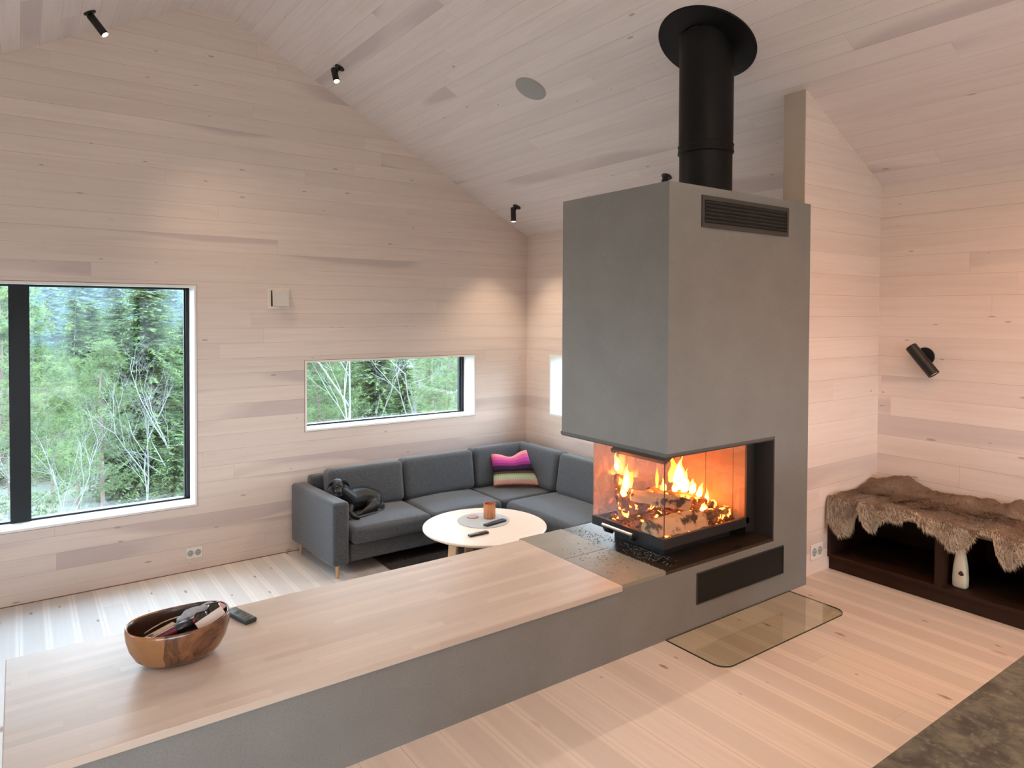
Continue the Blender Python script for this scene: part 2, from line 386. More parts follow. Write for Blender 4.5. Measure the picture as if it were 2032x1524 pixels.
def window(n, cx, cy, ax, w, zc, h, mullions=(), deep=0.20, liner=0.018, fw=0.026):
    """built looking out along local +y; reveal liner, black frame, pane"""
    e = bpy.data.objects.new('window_%d' % n, None); C().objects.link(e); e['kind'] = 'structure'
    e.location = (cx, cy, zc); e.rotation_euler = (0, 0, ax)
    hw, hh = w / 2, h / 2; L = liner
    bm = nb()
    box(bm, -hw, hw, -0.004, deep + 0.09, hh - L, hh); box(bm, -hw, hw, -0.004, deep + 0.09, -hh, -hh + L)
    box(bm, -hw, -hw + L, -0.004, deep + 0.09, -hh + L, hh - L); box(bm, hw - L, hw, -0.004, deep + 0.09, -hh + L, hh - L)
    link('window_reveal', bm, mreveal, e)
    bm = nb(); a, b = hw - L, hh - L; y0, y1 = deep, deep + 0.07
    box(bm, -a, a, y0, y1, b - fw * 0.55, b); box(bm, -a, a, y0, y1, -b, -b + fw * 0.55)
    box(bm, -a, -a + fw, y0, y1, -b, b); box(bm, a - fw, a, y0, y1, -b, b)
    box(bm, a - fw * 1.45, a - fw, y0 + 0.025, y1, -b, b)
    for mx in mullions: box(bm, mx - 0.064, mx + 0.064, y0 - 0.012, y1, -b, b)
    link('window_frame', bm, mframe, e)
    bm = nb(); box(bm, -a + 0.01, a - 0.01, deep + 0.035, deep + 0.041, -b + 0.01, b - 0.01)
    link('window_pane', bm, mglass, e)
    return e
window(1, (BW[0] + BW[1]) / 2, 0, 0, BW[1] - BW[0], (BW[2] + BW[3]) / 2, BW[3] - BW[2], [(-4.566) - (BW[0] + BW[1]) / 2])
window(2, (SW[0] + SW[1]) / 2, 0, 0, SW[1] - SW[0], (SW[2] + SW[3]) / 2, SW[3] - SW[2])
window(3, 0, (EW[0] + EW[1]) / 2, -math.pi / 2, EW[1] - EW[0], (EW[2] + EW[3]) / 2, EW[3] - EW[2])
for i, h in enumerate(WW): window(4 + i, XW, (h[0] + h[1]) / 2, math.pi / 2, h[1] - h[0], (h[2] + h[3]) / 2, h[3] - h[2], [0])
h = SO[0]; window(6, (h[0] + h[1]) / 2, YS, math.pi, h[1] - h[0], (h[2] + h[3]) / 2, h[3] - h[2], [-0.9, 0.9])
# hairline shadow gaps around the reveals
def gap(name, x0, x1, z0, z1, g=0.004):
    bm = nb()
    for a in ((x0 - g, x1 + g, z1, z1 + g), (x0 - g, x1 + g, z0 - g, z0), (x0 - g, x0, z0, z1), (x1, x1 + g, z0, z1)):
        box(bm, a[0], a[1], -0.0015, 0.004, a[2], a[3])
    return link(name, bm, plain('brown_gap', (0.25, 0.13, 0.08), 0.8))
struct(gap('trim_1', *BW)); struct(gap('trim_2', *SW))
bm = nb(); box(bm, XW, 0, -0.004, 0.001, ZF, ZF + 0.006); struct(link('trim_3', bm, plain('brown_gap', (0.25, 0.13, 0.08), 0.8)))

# ------------------------------------------------------------------ fireplace with hood, column and low wall
fp = thing('fireplace', 'grey plastered corner fireplace with tall hood, hearth opening and black vents', 'fireplace', (X1, YN, ZF))
def P(x, y, z): return (x - X1, y - YN, z - ZF)
def pbox(bm, x0, x1, y0, y1, z0, z1): box(bm, x0 - X1, x1 - X1, y0 - YN, y1 - YN, z0 - ZF, z1 - ZF)
bm = nb(); pbox(bm, X1, X2, YN, YF, ZHB, ZH); bevel(bm, 0.004, 2); link('hood', bm, mconc, fp)
bm = nb(); pbox(bm, -1.235, X2, YN, YF, ZB - 0.02, ZHB); link('column', bm, mconc, fp)
bm = nb(); pbox(bm, X1 - 0.004, X2 - 0.25, YN + 0.002, YF + 0.004, ZHB - 0.016, ZHB); link('hood_edge_profile', bm, plain('steel_edge', (0.10, 0.10, 0.09), 0.5, 0.3), fp)
bm = nb(); pbox(bm, XT, X2, YN, YF, ZF, ZB - 0.02); link('plinth', bm, mconc, fp)
for k, (a, b) in enumerate(((YN, -3.532), (-3.530, YF))):
    link('hearth_tile', bbox(*[v for v in (XT + 0.001 - X1, -0.001, a - YN, b - YN, ZB - 0.02 - ZF, ZB - ZF)], 0.0015), mtile, fp)
t = NT('black_hearth_steel'); n1 = t.noise(t.obj(), 7, 4, 0.6)
mplate = t.done(t.bsdf(t.mix(n1, (0.012, 0.010, 0.009), (0.05, 0.032, 0.022)), t.ramp(n1, [(0.2, 0.22), (0.8, 0.42)]), 0.0, 0.5))
bm = nb(); pbox(bm, X1, -1.235, YN + 0.001, YF, ZB - 0.02, ZB - 0.004); link('hearth_plate', bm, mplate, fp)
bm = nb(); pbox(bm, -1.243, -1.235, YN + 0.003, YF, ZB - 0.004, ZHB); pbox(bm, X1, -1.243, YN + 0.004, YF, ZHB - 0.022, ZHB - 0.016)
link('recess_lining', bm, plain('dark_steel_lining', (0.055, 0.045, 0.04), 0.5, 0.4), fp)
def louvre(x0, x1, z0, z1, n, rim):
    bm = nb(); y = YN
    for a in ((x0, x1, z1 - rim, z1), (x0, x1, z0, z0 + rim), (x0, x0 + rim * 0.8, z0 + rim, z1 - rim), (x1 - rim * 0.8, x1, z0 + rim, z1 - rim)): pbox(bm, a[0], a[1], y - 0.007, y + 0.002, a[2], a[3])
    bevel(bm, 0.001, 1)
    vf = link('vent_frame', bm, plain('dark_grey_vent', (0.035, 0.034, 0.032), 0.5), fp)
    bm = nb(); pbox(bm, x0 + 0.002, x1 - 0.002, y - 0.0012, y + 0.0, z0 + 0.002, z1 - 0.002); link('vent_backing', bm, plain('vent_void', (0.004, 0.004, 0.004), 0.9), fp)
    if n:
        bm = nb()
        for i in range(n):
            z = z0 + rim + (z1 - z0 - 2 * rim) * (i + 0.5) / n
            M = Matrix.Translation(P(0, y - 0.003, z)) @ Matrix.Rotation(math.radians(-35), 4, 'X')
            box(bm, x0 + rim - 0.0, x1 - rim, -0.006, 0.004, -0.0014, 0.0014, M)
        link('vent_louvres', bm, plain('dark_grey_vent', (0.035, 0.034, 0.032), 0.5), fp)
louvre(-1.863, -1.140, 1.972, 2.128, 6, 0.022)
louvre(-1.872, -1.150, 0.118, 0.273, 0, 0.004)

# glass stove cassette
SX0, SX1, SY0, SY1, SZ0, SZ1 = -2.042, -1.392, -3.868, -3.352, 0.452, 0.862
st = thing('wood_stove', 'black glazed stove insert with corner glass, chrome handle and burning fire inside', 'stove', (SX0, SY0, ZB - 0.004))
def sbox(bm, x0, x1, y0, y1, z0, z1): box(bm, x0 - SX0, x1 - SX0, y0 - SY0, y1 - SY0, z0 - ZB + 0.004, z1 - ZB + 0.004)
bm = nb()
for a in ((SX0, SX1 + 0.02, SY0, SY0 + 0.02), (SX0, SX1 + 0.02, SY1 - 0.02, SY1), (SX0, SX0 + 0.02, SY0 + 0.02, SY1 - 0.02)): sbox(bm, *a, 0.405, SZ0)
bevel(bm, 0.002, 1); link('door_frame', bm, plain('stove_cast_black', (0.018, 0.020, 0.024), 0.38, 0.2), st)
bm = nb()   # tapered base
lo = [(SX0 + 0.12, SY0 + 0.11), (SX1, SY0 + 0.11), (SX1, SY1 - 0.05), (SX0 + 0.12, SY1 - 0.05)]; hi = [(SX0 + 0.012, SY0 + 0.012), (SX1 + 0.01, SY0 + 0.012), (SX1 + 0.01, SY1 - 0.01), (SX0 + 0.012, SY1 - 0.01)]
A = [bm.verts.new((x - SX0, y - SY0, 0.0)) for x, y in lo]; B = [bm.verts.new((x - SX0, y - SY0, 0.036)) for x, y in lo]; D = [bm.verts.new((x - SX0, y - SY0, 0.082)) for x, y in hi]
bm.faces.new(A[::-1]); bm.faces.new(D)
for a, b in ((A, B), (B, D)):
    for i in range(4): bm.faces.new((a[i], a[(i + 1) % 4], b[(i + 1) % 4], b[i]))
link('stove_base', bm, plain('stove_cast_black', (0.018, 0.020, 0.024), 0.38, 0.2), st)
bm = nb(); sbox(bm, SX0 + 0.012, SX1, SY0 + 0.012, SY1 - 0.012, 0.410, 0.425)
link('fire_floor', bm, plain('ash_floor', (0.30, 0.24, 0.20), 0.9, var=0.4, scale=30), st)
bm = nb(); sbox(bm, SX0 + 0.004, SX1, SY0 + 0.002, SY0 + 0.006, SZ0 - 0.004, SZ1)
link('glass_front', bm, mstoveglass, st)
bm = nb(); sbox(bm, SX0 + 0.001, SX0 + 0.005, SY0 + 0.004, SY1 - 0.004, SZ0 - 0.004, SZ1)
link('glass_side', bm, mstoveglass, st)
bm = nb(); sbox(bm, SX0 - 0.0005, SX0 + 0.003, SY0 - 0.0005, SY0 + 0.003, SZ0, SZ1); link('corner_seal', bm, plain('seal_dark', (0.06, 0.03, 0.025), 0.6), st)
bm = nb(); sbox(bm, SX0 + 0.004, SX1, SY1 - 0.008, SY1 - 0.004, SZ0 - 0.004, SZ1)
link('glass_back', bm, msootglass, st)
t = NT('vermiculite'); o_ = t.sep(t.obj())
n1 = t.noise(t.obj(), 9, 4, 0.6)
c_ = t.mix(n1, (0.28, 0.17, 0.10), (0.50, 0.32, 0.19)); ln = t.math('LESS_THAN', t.math('ABSOLUTE', t.math('SUBTRACT', t.math('FRACT', t.math('MULTIPLY', o_[1], 5.4)), 0.5)), 0.012)
c_ = t.mix(ln, c_, (0.08, 0.05, 0.03)); mverm = t.done(t.bsdf(c_, 0.85))
bm = nb(); sbox(bm, SX1, SX1 + 0.03, SY0 + 0.012, SY1 - 0.004, 0.42, SZ1); link('fireback', bm, mverm, st)
bm = nb(); sbox(bm, SX1 + 0.03, SX1 + 0.10, SY0 + 0.03, SY1 - 0.004, 0.36, SZ1); sbox(bm, SX1 - 0.006, SX1 + 0.03, SY0, SY0 + 0.012, 0.42, SZ1)
link('stove_body', bm, mblack, st)
bm = nb()
M = Matrix.Translation((0.07, 0.24, SZ1 - ZB - 0.028)) @ Matrix.Rotation(math.radians(-28), 4, 'Y'); box(bm, -0.030, 0.050, -0.20, 0.18, -0.012, 0.008, M)
link('baffle', bm, plain('baffle_steel', (0.02, 0.018, 0.018), 0.5, 0.2), st)
bm = nb(); pbox_ = sbox(bm, SX0 + 0.02, SX1, SY0 + 0.02, SY1 - 0.02, SZ1, SZ1 + 0.005); link('stove_roof', bm, plain('roof_steel', (0.12, 0.08, 0.06), 0.7), st)
bm = nb(); hy0, hy1, hx = 0.18, 0.40, -0.030
tube(bm, [(hx, hy0, 0.108), (hx, hy1, 0.108)], 0.0085, 12); link('handle', bm, plain('chrome', (0.75, 0.72, 0.68), 0.18, 1.0), st, smooth=True, sharp=40)['label'] = 'chrome handle bar'
bm = nb()
for y in (hy0 + 0.004, hy1 - 0.004):
    bm = nb(); tube(bm, [(hx, y, 0.106), (hx + 0.004, y + (0.012 if y < 0.3 else -0.012), 0.085), (0.012, y + (0.03 if y < 0.3 else -0.03), 0.072)], [0.009, 0.011, 0.013], 8)
    link('handle_bracket', bm, mblack, st, smooth=True)

# logs: split firewood, each one a thing
t = NT('split_wood'); o_ = t.sep(t.obj()); n1 = t.noise(t.comb(t.math('MULTIPLY', o_[0], 6), t.math('MULTIPLY', o_[1], 60), t.math('MULTIPLY', o_[2], 60)), 1.0, 3)
n2 = t.noise(t.obj(), 14, 3, 0.6)
c_ = t.mix(n1, (0.50, 0.33, 0.18), (0.72, 0.54, 0.34)); c_ = t.mix(t.ramp(n2, [(0.52, 0.0), (0.62, 1.0)]), c_, (0.035, 0.025, 0.02)); mlog = t.done(t.bsdf(c_, 0.85))
t = NT('charred_wood'); n2 = t.noise(t.obj(), 18, 4, 0.65)
c_ = t.mix(t.ramp(n2, [(0.42, 0.0), (0.6, 1.0)]), (0.02, 0.014, 0.012), (0.30, 0.16, 0.09)); b_ = t.bsdf(c_, 0.9)
em = t.n('ShaderNodeEmission'); em.inputs[0].default_value = (1.0, 0.16, 0.02, 1); em.inputs[1].default_value = 5.0
mx = t.n('ShaderNodeMixShader'); t.l(t.ramp(t.noise(t.obj(), 25, 2), [(0.60, 0.0), (0.68, 1.0)]), mx.inputs[0]); t.l(b_, mx.inputs[1]); t.l(em.outputs[0], mx.inputs[2])
mchar = t.done(mx.outputs[0])
def log(label, p, length, rad, yaw, pitch, roll, mat, seed, wedge=True):
    rnd = random.Random(seed); bm = nb()
    prof = [(-1.0, -0.5), (0.0, -0.75), (1.0, -0.45), (0.75, 0.25), (0.1, 0.7), (-0.6, 0.35)] if wedge else [(math.cos(a), math.sin(a)) for a in [k * math.pi / 4 for k in range(8)]]
    N = 9; rings = []
    for i in range(N):
        x = -length / 2 + length * i / (N - 1)
        k = 1.0 - 0.12 * abs(i - (N - 1) / 2) / (N / 2)
        rings.append([bm.verts.new((x + rnd.uniform(-1, 1) * 0.006, rad * a * k * rnd.uniform(0.9, 1.1), rad * b * k * rnd.uniform(0.88, 1.12))) for a, b in prof])
    n = len(prof)
    for a, b in zip(rings, rings[1:]):
        for k in range(n): bm.faces.new((a[k], a[(k + 1) % n], b[(k + 1) % n], b[k]))
    bm.faces.new(rings[0][::-1]); bm.faces.new(rings[-1]); bmesh.ops.recalc_face_normals(bm, faces=bm.faces)
    bevel(bm, 0.003, 1, 25)
    o = link('firewood_log', bm, mat, None, p); o.rotation_euler = (math.radians(roll), math.radians(pitch), math.radians(yaw))
    tag(o, label, 'log', 'logs burning in the stove'); return o
log('big pale split log lying lowest, right behind the stove corner glass', (-1.85, -3.770, 0.480), 0.36, 0.070, -3, 0, 0, mlog, 1)
log('long blackened log lying along the foot of the front glass', (-1.56, -3.77, 0.465), 0.28, 0.052, 4, 0, 40, mchar, 2)
log('pale split log leaning across the middle of the pile', (-1.80, -3.62, 0.560), 0.32, 0.045, -35, 10, 15, mlog, 3)
log('charred log glowing beneath the tall flame', (-1.60, -3.56, 0.530), 0.36, 0.048, -18, 12, 0, mchar, 4)
log('short brown log end sticking out near the fireback', (-1.49, -3.70, 0.480), 0.15, 0.032, 22, -12, 10, mchar, 5)
log('charred log standing up beside the side glass', (-1.93, -3.47, 0.56), 0.24, 0.036, 60, -58, 0, mchar, 6)
log('sooty log at the rear of the fire bed', (-1.74, -3.44, 0.480), 0.38, 0.055, 8, 0, 70, mchar, 7)
log('thin pale stick of wood on the rear of the pile', (-1.72, -3.50, 0.575), 0.26, 0.020, 20, 3, 0, mlog, 8)
rnd = random.Random(3); bm = nb()
for i in range(260):
    x, y = rnd.uniform(SX0 + 0.03, SX1 - 0.01), rnd.uniform(SY0 + 0.02, SY1 - 0.03); r = rnd.uniform(0.006, 0.02)
    M = Matrix.Translation((x, y, 0.425 + r * 0.4)) @ Matrix.Rotation(rnd.uniform(0, 3), 4, (rnd.random(), rnd.random(), 1)); box(bm, -r, r, -r * 0.7, r * 0.7, -r * 0.5, r * 0.5, M)
tag(link('embers', bm, [mchar]), 'bed of glowing embers and ash under the logs', 'embers', kind='stuff')

# flames: curved tongues that give off the firelight
t = NT('flame_glow'); a_ = t.n('ShaderNodeAttribute', attribute_name='fheat'); lw = t.n('ShaderNodeLayerWeight'); lw.inputs[0].default_value = 0.35
h_ = t.math('MULTIPLY', a_.outputs['Fac'], t.math('SUBTRACT', 1.15, t.math('MULTIPLY', lw.outputs['Facing'], 0.75)))
em = t.n('ShaderNodeEmission'); t.l(t.ramp(h_, [(0.0, (1.0, 0.06, 0.004)), (0.35, (1.0, 0.14, 0.012)), (0.65, (1.0, 0.26, 0.03)), (1.0, (1.0, 0.42, 0.10))]), em.inputs[0]); t.l(t.math('ADD', t.math('MULTIPLY', h_, 10.0), 0.6), em.inputs[1])
tr = t.n('ShaderNodeBsdfTransparent'); mx = t.n('ShaderNodeMixShader'); t.l(t.ramp(h_, [(0.02, 0.0), (0.28, 1.0)]), mx.inputs[0]); t.l(tr.outputs[0], mx.inputs[1]); t.l(em.outputs[0], mx.inputs[2])
mflame = t.done(mx.outputs[0])
fire = thing('fire', 'bright yellow and orange flames burning behind the stove glass', 'fire', (-1.7, -3.6, 0.42))
def flame(x, y, z, h, r, lean=(0, 0), seed=0, hot=1.0, flat=0.6, yaw=0.0):
    rnd = random.Random(seed); bm = nb(); N, S = 16, 12; lay = []
    rings = []
    for i in range(N + 1):
        s = i / N; w = r * (math.sin(math.pi * min(1, s * 0.85 + 0.16)) ** 0.9) * (1 - s) ** 0.35 if s < 1 else 0.001
        wob = (noise.noise(Vector((s * 3.1, seed * 1.7, 0))) * r * 0.9 * s, noise.noise(Vector((s * 3.1, seed * 1.7, 9))) * r * 0.5 * s)
        cx_, cy_ = lean[0] * s ** 1.3 + wob[0], lean[1] * s ** 1.3 + wob[1]
        ring = []
        for k in range(S):
            a = 2 * math.pi * k / S; q = 1 + 0.45 * noise.noise(Vector((math.cos(a) * 1.4, math.sin(a) * 1.4 + seed, s * 3)))
            ring.append((bm.verts.new((x + 1.7 + cx_ + (w * q * math.cos(a)) * math.cos(yaw) - (w * q * flat * math.sin(a)) * math.sin(yaw), y + 3.6 + cy_ + (w * q * math.cos(a)) * math.sin(yaw) + (w * q * flat * math.sin(a)) * math.cos(yaw), z - 0.42 + h * s)), s))
        rings.append(ring)
    for a, b in zip(rings, rings[1:]):
        for k in range(S): bm.faces.new((a[k][0], a[(k + 1) % S][0], b[(k + 1) % S][0], b[k][0]))
    heat = [(max(0.0, hot * (1.05 - 0.75 * s)) if s > 0.06 else hot * s / 0.06) for ring in rings for _, s in ring]
    o = link('flame', bm, mflame, fire, smooth=True)
    at = o.data.attributes.new('fheat', 'FLOAT', 'POINT')
    for i, v in enumerate(heat): at.data[i].value = v
    return o
flame(-1.62, -3.585, 0.575, 0.19, 0.038, (0.03, 0), 1, 1.15)
flame(-1.585, -3.60, 0.56, 0.13, 0.034, (0.02, 0), 2, 1.1)
flame(-1.66, -3.60, 0.575, 0.06, 0.022, (-0.01, 0), 3, 1.0)
flame(-1.52, -3.60, 0.545, 0.085, 0.030, (0.015, 0), 4, 1.05)
flame(-1.47, -3.61, 0.515, 0.085, 0.024, (0.015, 0), 5, 1.0)
flame(-1.43, -3.63, 0.470, 0.10, 0.016, (0.0, 0), 6, 1.0)
flame(-1.72, -3.58, 0.585, 0.075, 0.016, (-0.02, 0), 7, 0.8)
flame(-1.96, -3.52, 0.60, 0.15, 0.026, (0.02, 0), 8, 1.0)
flame(-1.99, -3.54, 0.585, 0.07, 0.020, (-0.02, 0), 9, 0.9)
flame(-2.00, -3.50, 0.715, 0.10, 0.022, (-0.01, 0), 10, 0.9)
flame(-1.55, -3.70, 0.468, 0.055, 0.030, (0.02, 0), 11, 1.0)
flame(-1.88, -3.48, 0.60, 0.10, 0.016, (0.01, 0), 12, 0.5)
flame(-1.76, -3.56, 0.60, 0.13, 0.013, (0.0, 0), 13, 0.35)
flame(-1.60, -3.52, 0.60, 0.17, 0.030, (0.02, 0), 14, 0.45)
def glow(p, e, r=0.05, col=(1.0, 0.16, 0.02)):
    l = bpy.data.lights.new('firelight', 'POINT'); l.energy = e; l.color = col; l.shadow_soft_size = r; l.use_shadow = True
    o = bpy.data.objects.new('firelight', l); C().objects.link(o); o.location = p; o.parent = fire; o.matrix_parent_inverse = fire.matrix_world.inverted(); o.location = Vector(p) - Vector((-1.7, -3.6, 0.42))
glow((-1.60, -3.59, 0.64), 1.6, 0.018); glow((-1.955, -3.52, 0.66), 0.6, 0.012)

# stove pipe and ceiling collar
PX, PY = -1.352, -3.535
pz = ZE - SL * PX
sp_ = thing('stove_pipe', 'thick black stove pipe rising from the hood to a round ceiling collar', 'stove pipe', (PX, PY, ZH))
bm = nb(); lathe(bm, [(0.148, 0.0), (0.148, 0.30)], 48); link('pipe_lower', bm, mpipe, sp_, smooth=True)
bm = nb(); lathe(bm, [(0.152, 0.335), (0.152, pz - ZH + 0.05)], 48); link('pipe_upper', bm, mpipe, sp_, smooth=True)
bm = nb(); lathe(bm, [(0.149, 0.288), (0.155, 0.292), (0.158, 0.300), (0.155, 0.310), (0.155, 0.330), (0.158, 0.338), (0.153, 0.345)], 48); link('joint_band', bm, mpipe, sp_, smooth=True)
nrm = Vector((-SL, 0, -1)).normalized()
bm = nb(); lathe(bm, [(0.15, 0.012), (0.281, 0.008), (0.285, 0.004), (0.285, -0.002)], 64, Matrix.Translation((0, 0, pz - ZH)) @ frameM((0, 0, 0), nrm)); link('ceiling_collar', bm, mpipe, sp_, smooth=True, sharp=30)

# bench wall with wooden top
be = thing('bench', 'long low grey wall with pale butcher-block seat top, running up to the fireplace', 'bench', (BX0, YN, ZF))
bm = nb(); box(bm, 0.015, XT - BX0 - 0.0005, 0, YF - 0.02 - YN + 0.01, 0, ZB - 0.025 - ZF); link('bench_base', bm, mconc, be)
o = bbox(0, XT - BX0 - 0.001, -0.012, YF - 0.022 - YN, ZB - 0.025 - ZF, ZB + 0.001 - ZF, 0.003); link('bench_top', o, mstave, be)['label'] = 'pale butcher-block wooden top'

# ash crumbs around the stove
t = NT('ash_crumbs'); wn = t.white(t.obj()); 
mcr = t.done(t.bsdf(t.ramp(t.noise(t.obj(), 300, 1), [(0.4, (0.02, 0.015, 0.01)), (0.55, (0.25, 0.2, 0.14)), (0.7, (0.7, 0.66, 0.55))]), 0.9))
rnd = random.Random(11); bm = nb()
for i in range(620):
    if i < 330: x, y = rnd.gauss(-1.985, 0.045), rnd.gauss(-3.70, 0.085)
    elif i < 450: x, y = rnd.gauss(-2.03, 0.05), rnd.gauss(-3.33, 0.08)
    else: x, y = rnd.uniform(-2.33, -2.08), rnd.gauss(-3.68, 0.13)
    x = max(XT + 0.03, min(-1.93, x)); y = max(YN + 0.02, min(YF - 0.02, y))
    r = rnd.uniform(0.0008, 0.0028); z = (ZB if x < X1 else ZB - 0.004) + r * 0.3
    if x > SX0 + 0.10 and y > SY0 + 0.10: x = SX0 + 0.09
    M = Matrix.Translation((x, y, z)) @ Matrix.Rotation(rnd.uniform(0, 3), 4, 'Z'); box(bm, -r, r, -r * 0.7, r * 0.7, -r * 0.5, r * 0.5, M)
tag(link('ash_crumbs', bm, mcr), 'scattered ash and bark crumbs on the hearth in front of the stove', 'ash', kind='stuff')

# glass floor plate
def rrect(x0, x1, y0, y1, r, corners, seg=8):
    pts = []
    for (cx, cy, a0, on) in ((x1 - r, y1 - r, 0, corners[0]), (x0 + r, y1 - r, 90, corners[1]), (x0 + r, y0 + r, 180, corners[2]), (x1 - r, y0 + r, 270, corners[3])):
        if on:
            for i in range(seg + 1):
                a = math.radians(a0 + 90 * i / seg); pts.append((cx + r * math.cos(a), cy + r * math.sin(a)))
        else:
            a = math.radians(a0 + 45); pts.append((cx + r * (1 if math.cos(a) > 0 else -1), cy + r * (1 if math.sin(a) > 0 else -1)))
    return pts
gp = thing('glass_floor_plate', 'clear glass spark plate with rounded corners on the floor before the hearth', 'floor plate', (-1.59, YN - 0.17, 0))
pts = rrect(-0.503, 0.503, -0.168, 0.166, 0.065, (0, 0, 1, 1))
bm = nb(); vs = [bm.verts.new((x, y, 0.006)) for x, y in pts]; bm.faces.new(vs); link('glass_sheet', bm, mfloorglass, gp)
bm = nb(); A = [bm.verts.new((x, y, 0.0)) for x, y in pts]; B = [bm.verts.new((x, y, 0.0062)) for x, y in pts]; C2 = [bm.verts.new((x * 0.9975, y * 0.9925, 0.0062)) for x, y in pts]
for i in range(len(pts)):
    j = (i + 1) % len(pts); bm.faces.new((A[i], A[j], B[j], B[i])); bm.faces.new((B[i], B[j], C2[j], C2[i]))
link('glass_edge', bm, plain('dark_green_glass_edge', (0.02, 0.04, 0.03), 0.25), gp)['label'] = 'dark green ground edge'

# ------------------------------------------------------------------ fittings
def spot(label, p, n, d, length=0.125, r=0.026, group='black ceiling spotlights', off=0.055, light=6.0, base_r=0.042, cat='spotlight', name='ceiling_spotlight', aim_off=0.0, glowr=True, side=None):
    e = thing(name, label, cat, p, group=group); n = Vector(n).normalized(); d = Vector(d).normalized()
    bm = nb(); lathe(bm, [(0, 0.007), (base_r - 0.003, 0.007), (base_r, 0.004), (base_r, 0.0)], 32, frameM((0, 0, 0), n)); link('mounting_plate', bm, mblack, e, smooth=True, sharp=30)
    j = n * off; bm = nb(); tube(bm, [n * 0.004, j], 0.0065, 10)
    link('stem', bm, mblack, e, smooth=True)
    c0 = j + (Vector(side) if side else Vector((0, 0, 0))) - d * (0.25 * length); bm = nb()
    Mx = frameM(c0, d)
    lathe(bm, [(0, 0), (r - 0.002, 0), (r, 0.003), (r, length), (r - 0.003, length), (r - 0.003, length - 0.008), (0, length - 0.008)], 32, Mx); link('lamp_tube', bm, mblack, e, smooth=True, sharp=30)
    bm = nb(); lathe(bm, [(0, length - 0.002), (r - 0.004, length - 0.005), (r - 0.004, length - 0.007), (0, length - 0.007)], 24, Mx)
    t = MATS.get('lens')
    if not t:
        q = NT('lit_lens'); em = q.n('ShaderNodeEmission'); em.inputs[0].default_value = (1.0, 0.84, 0.60, 1); em.inputs[1].default_value = 14.0; MATS['lens'] = t = q.done(em.outputs[0])
    link('lens', bm, t if light else mwhite, e, smooth=True)
    if light:
        l = bpy.data.lights.new('spot_beam', 'SPOT'); l.energy = light; l.color = (1.0, 0.80, 0.58); l.spot_size = math.radians(95); l.spot_blend = 0.7; l.shadow_soft_size = r * 0.8
        o = bpy.data.objects.new('spot_beam', l); C().objects.link(o); o.parent = e; o.location = c0 + d * (length + 0.004)
        o.rotation_euler = d.to_track_quat('-Z', 'Y').to_euler()
    return e
NC, NL = (-SL, 0, -1), (SL, 0, -1)
def cz(x): return ZE - SL * x
spot('black tube spotlight high on the sloped ceiling above the large window', (-4.149, -0.457, ZR - SL * (XL + 4.149) ), NL, (0.52, -0.30, -0.80), 0.165, light=26)
spot('black tube spotlight in the middle of the three lit ones, above the gable wall', (-2.349, -0.496, cz(-2.349)), NC, (0.02, -0.42, -0.86), 0.13, side=(-0.02, 0, 0), light=26)
spot('black tube spotlight nearest the room corner above the sofa', (-0.447, -0.425, cz(-0.447)), NC, (-0.04, -0.12, -1.0), 0.145, side=(-0.02, 0, 0), light=14)
spot('black spotlight half hidden behind the top of the fireplace hood', (-0.439, -2.418, cz(-0.439)), NC, (-0.35, 0.1, -0.95), 0.13, light=22)
# spotlights added out of view over the kitchen side for warm light
for k_, (x_, y_, e_) in enumerate(((-2.349, -5.25, 19), (-0.95, -5.45, 13), (-2.349, -7.2, 22), (-0.95, -7.3, 20), (-4.3, -7.4, 24))):
    a_ = spot('added out-of-view black ceiling spotlight over the kitchen side, %s' % ('above the glass floor plate', 'above the storage bench', 'mid slope behind the island', 'by the outer wall behind the island', 'on the opposite slope')[k_], (x_, y_, cz(x_) if x_ > XR else ZR - SL * (XL - x_)), NC if x_ > XR else NL, (0.05, 0.12, -1), 0.13, light=e_)
    for c_ in a_.children:
        if c_.type == 'LIGHT': c_.data.spot_size = math.radians(140); c_.data.spot_blend = 1.0; c_.data.shadow_soft_size = 0.16; c_.data.color = (1.0, 0.42, 0.15) if x_ > -1 else (1.0, 0.60, 0.34)
wl = spot('black swivel wall lamp above the hide covered bench', (0.0, -4.147, 1.290), (-1, 0, 0), (0.02, -0.63, -0.77), 0.215, 0.034, group=None, off=0.072, light=0, base_r=0.056, name='wall_lamp', cat='wall lamp', side=(0, 0.02, 0.02))
if 'group' in wl: del wl['group']
bm = nb(); lathe(bm, [(0, 0.006), (0.108, 0.006), (0.110, 0.004), (0.118, 0.004), (0.120, 0.0)], 48, frameM((0, 0, 0), NC))
o = link('ceiling_speaker', bm, plain('speaker_grille_grey', (0.36, 0.35, 0.33), 0.7, var=0.1, scale=400), None, (-1.522, -2.082, cz(-1.522)), smooth=True, sharp=30); tag(o, 'flat round grey speaker flush in the sloped ceiling', 'speaker')
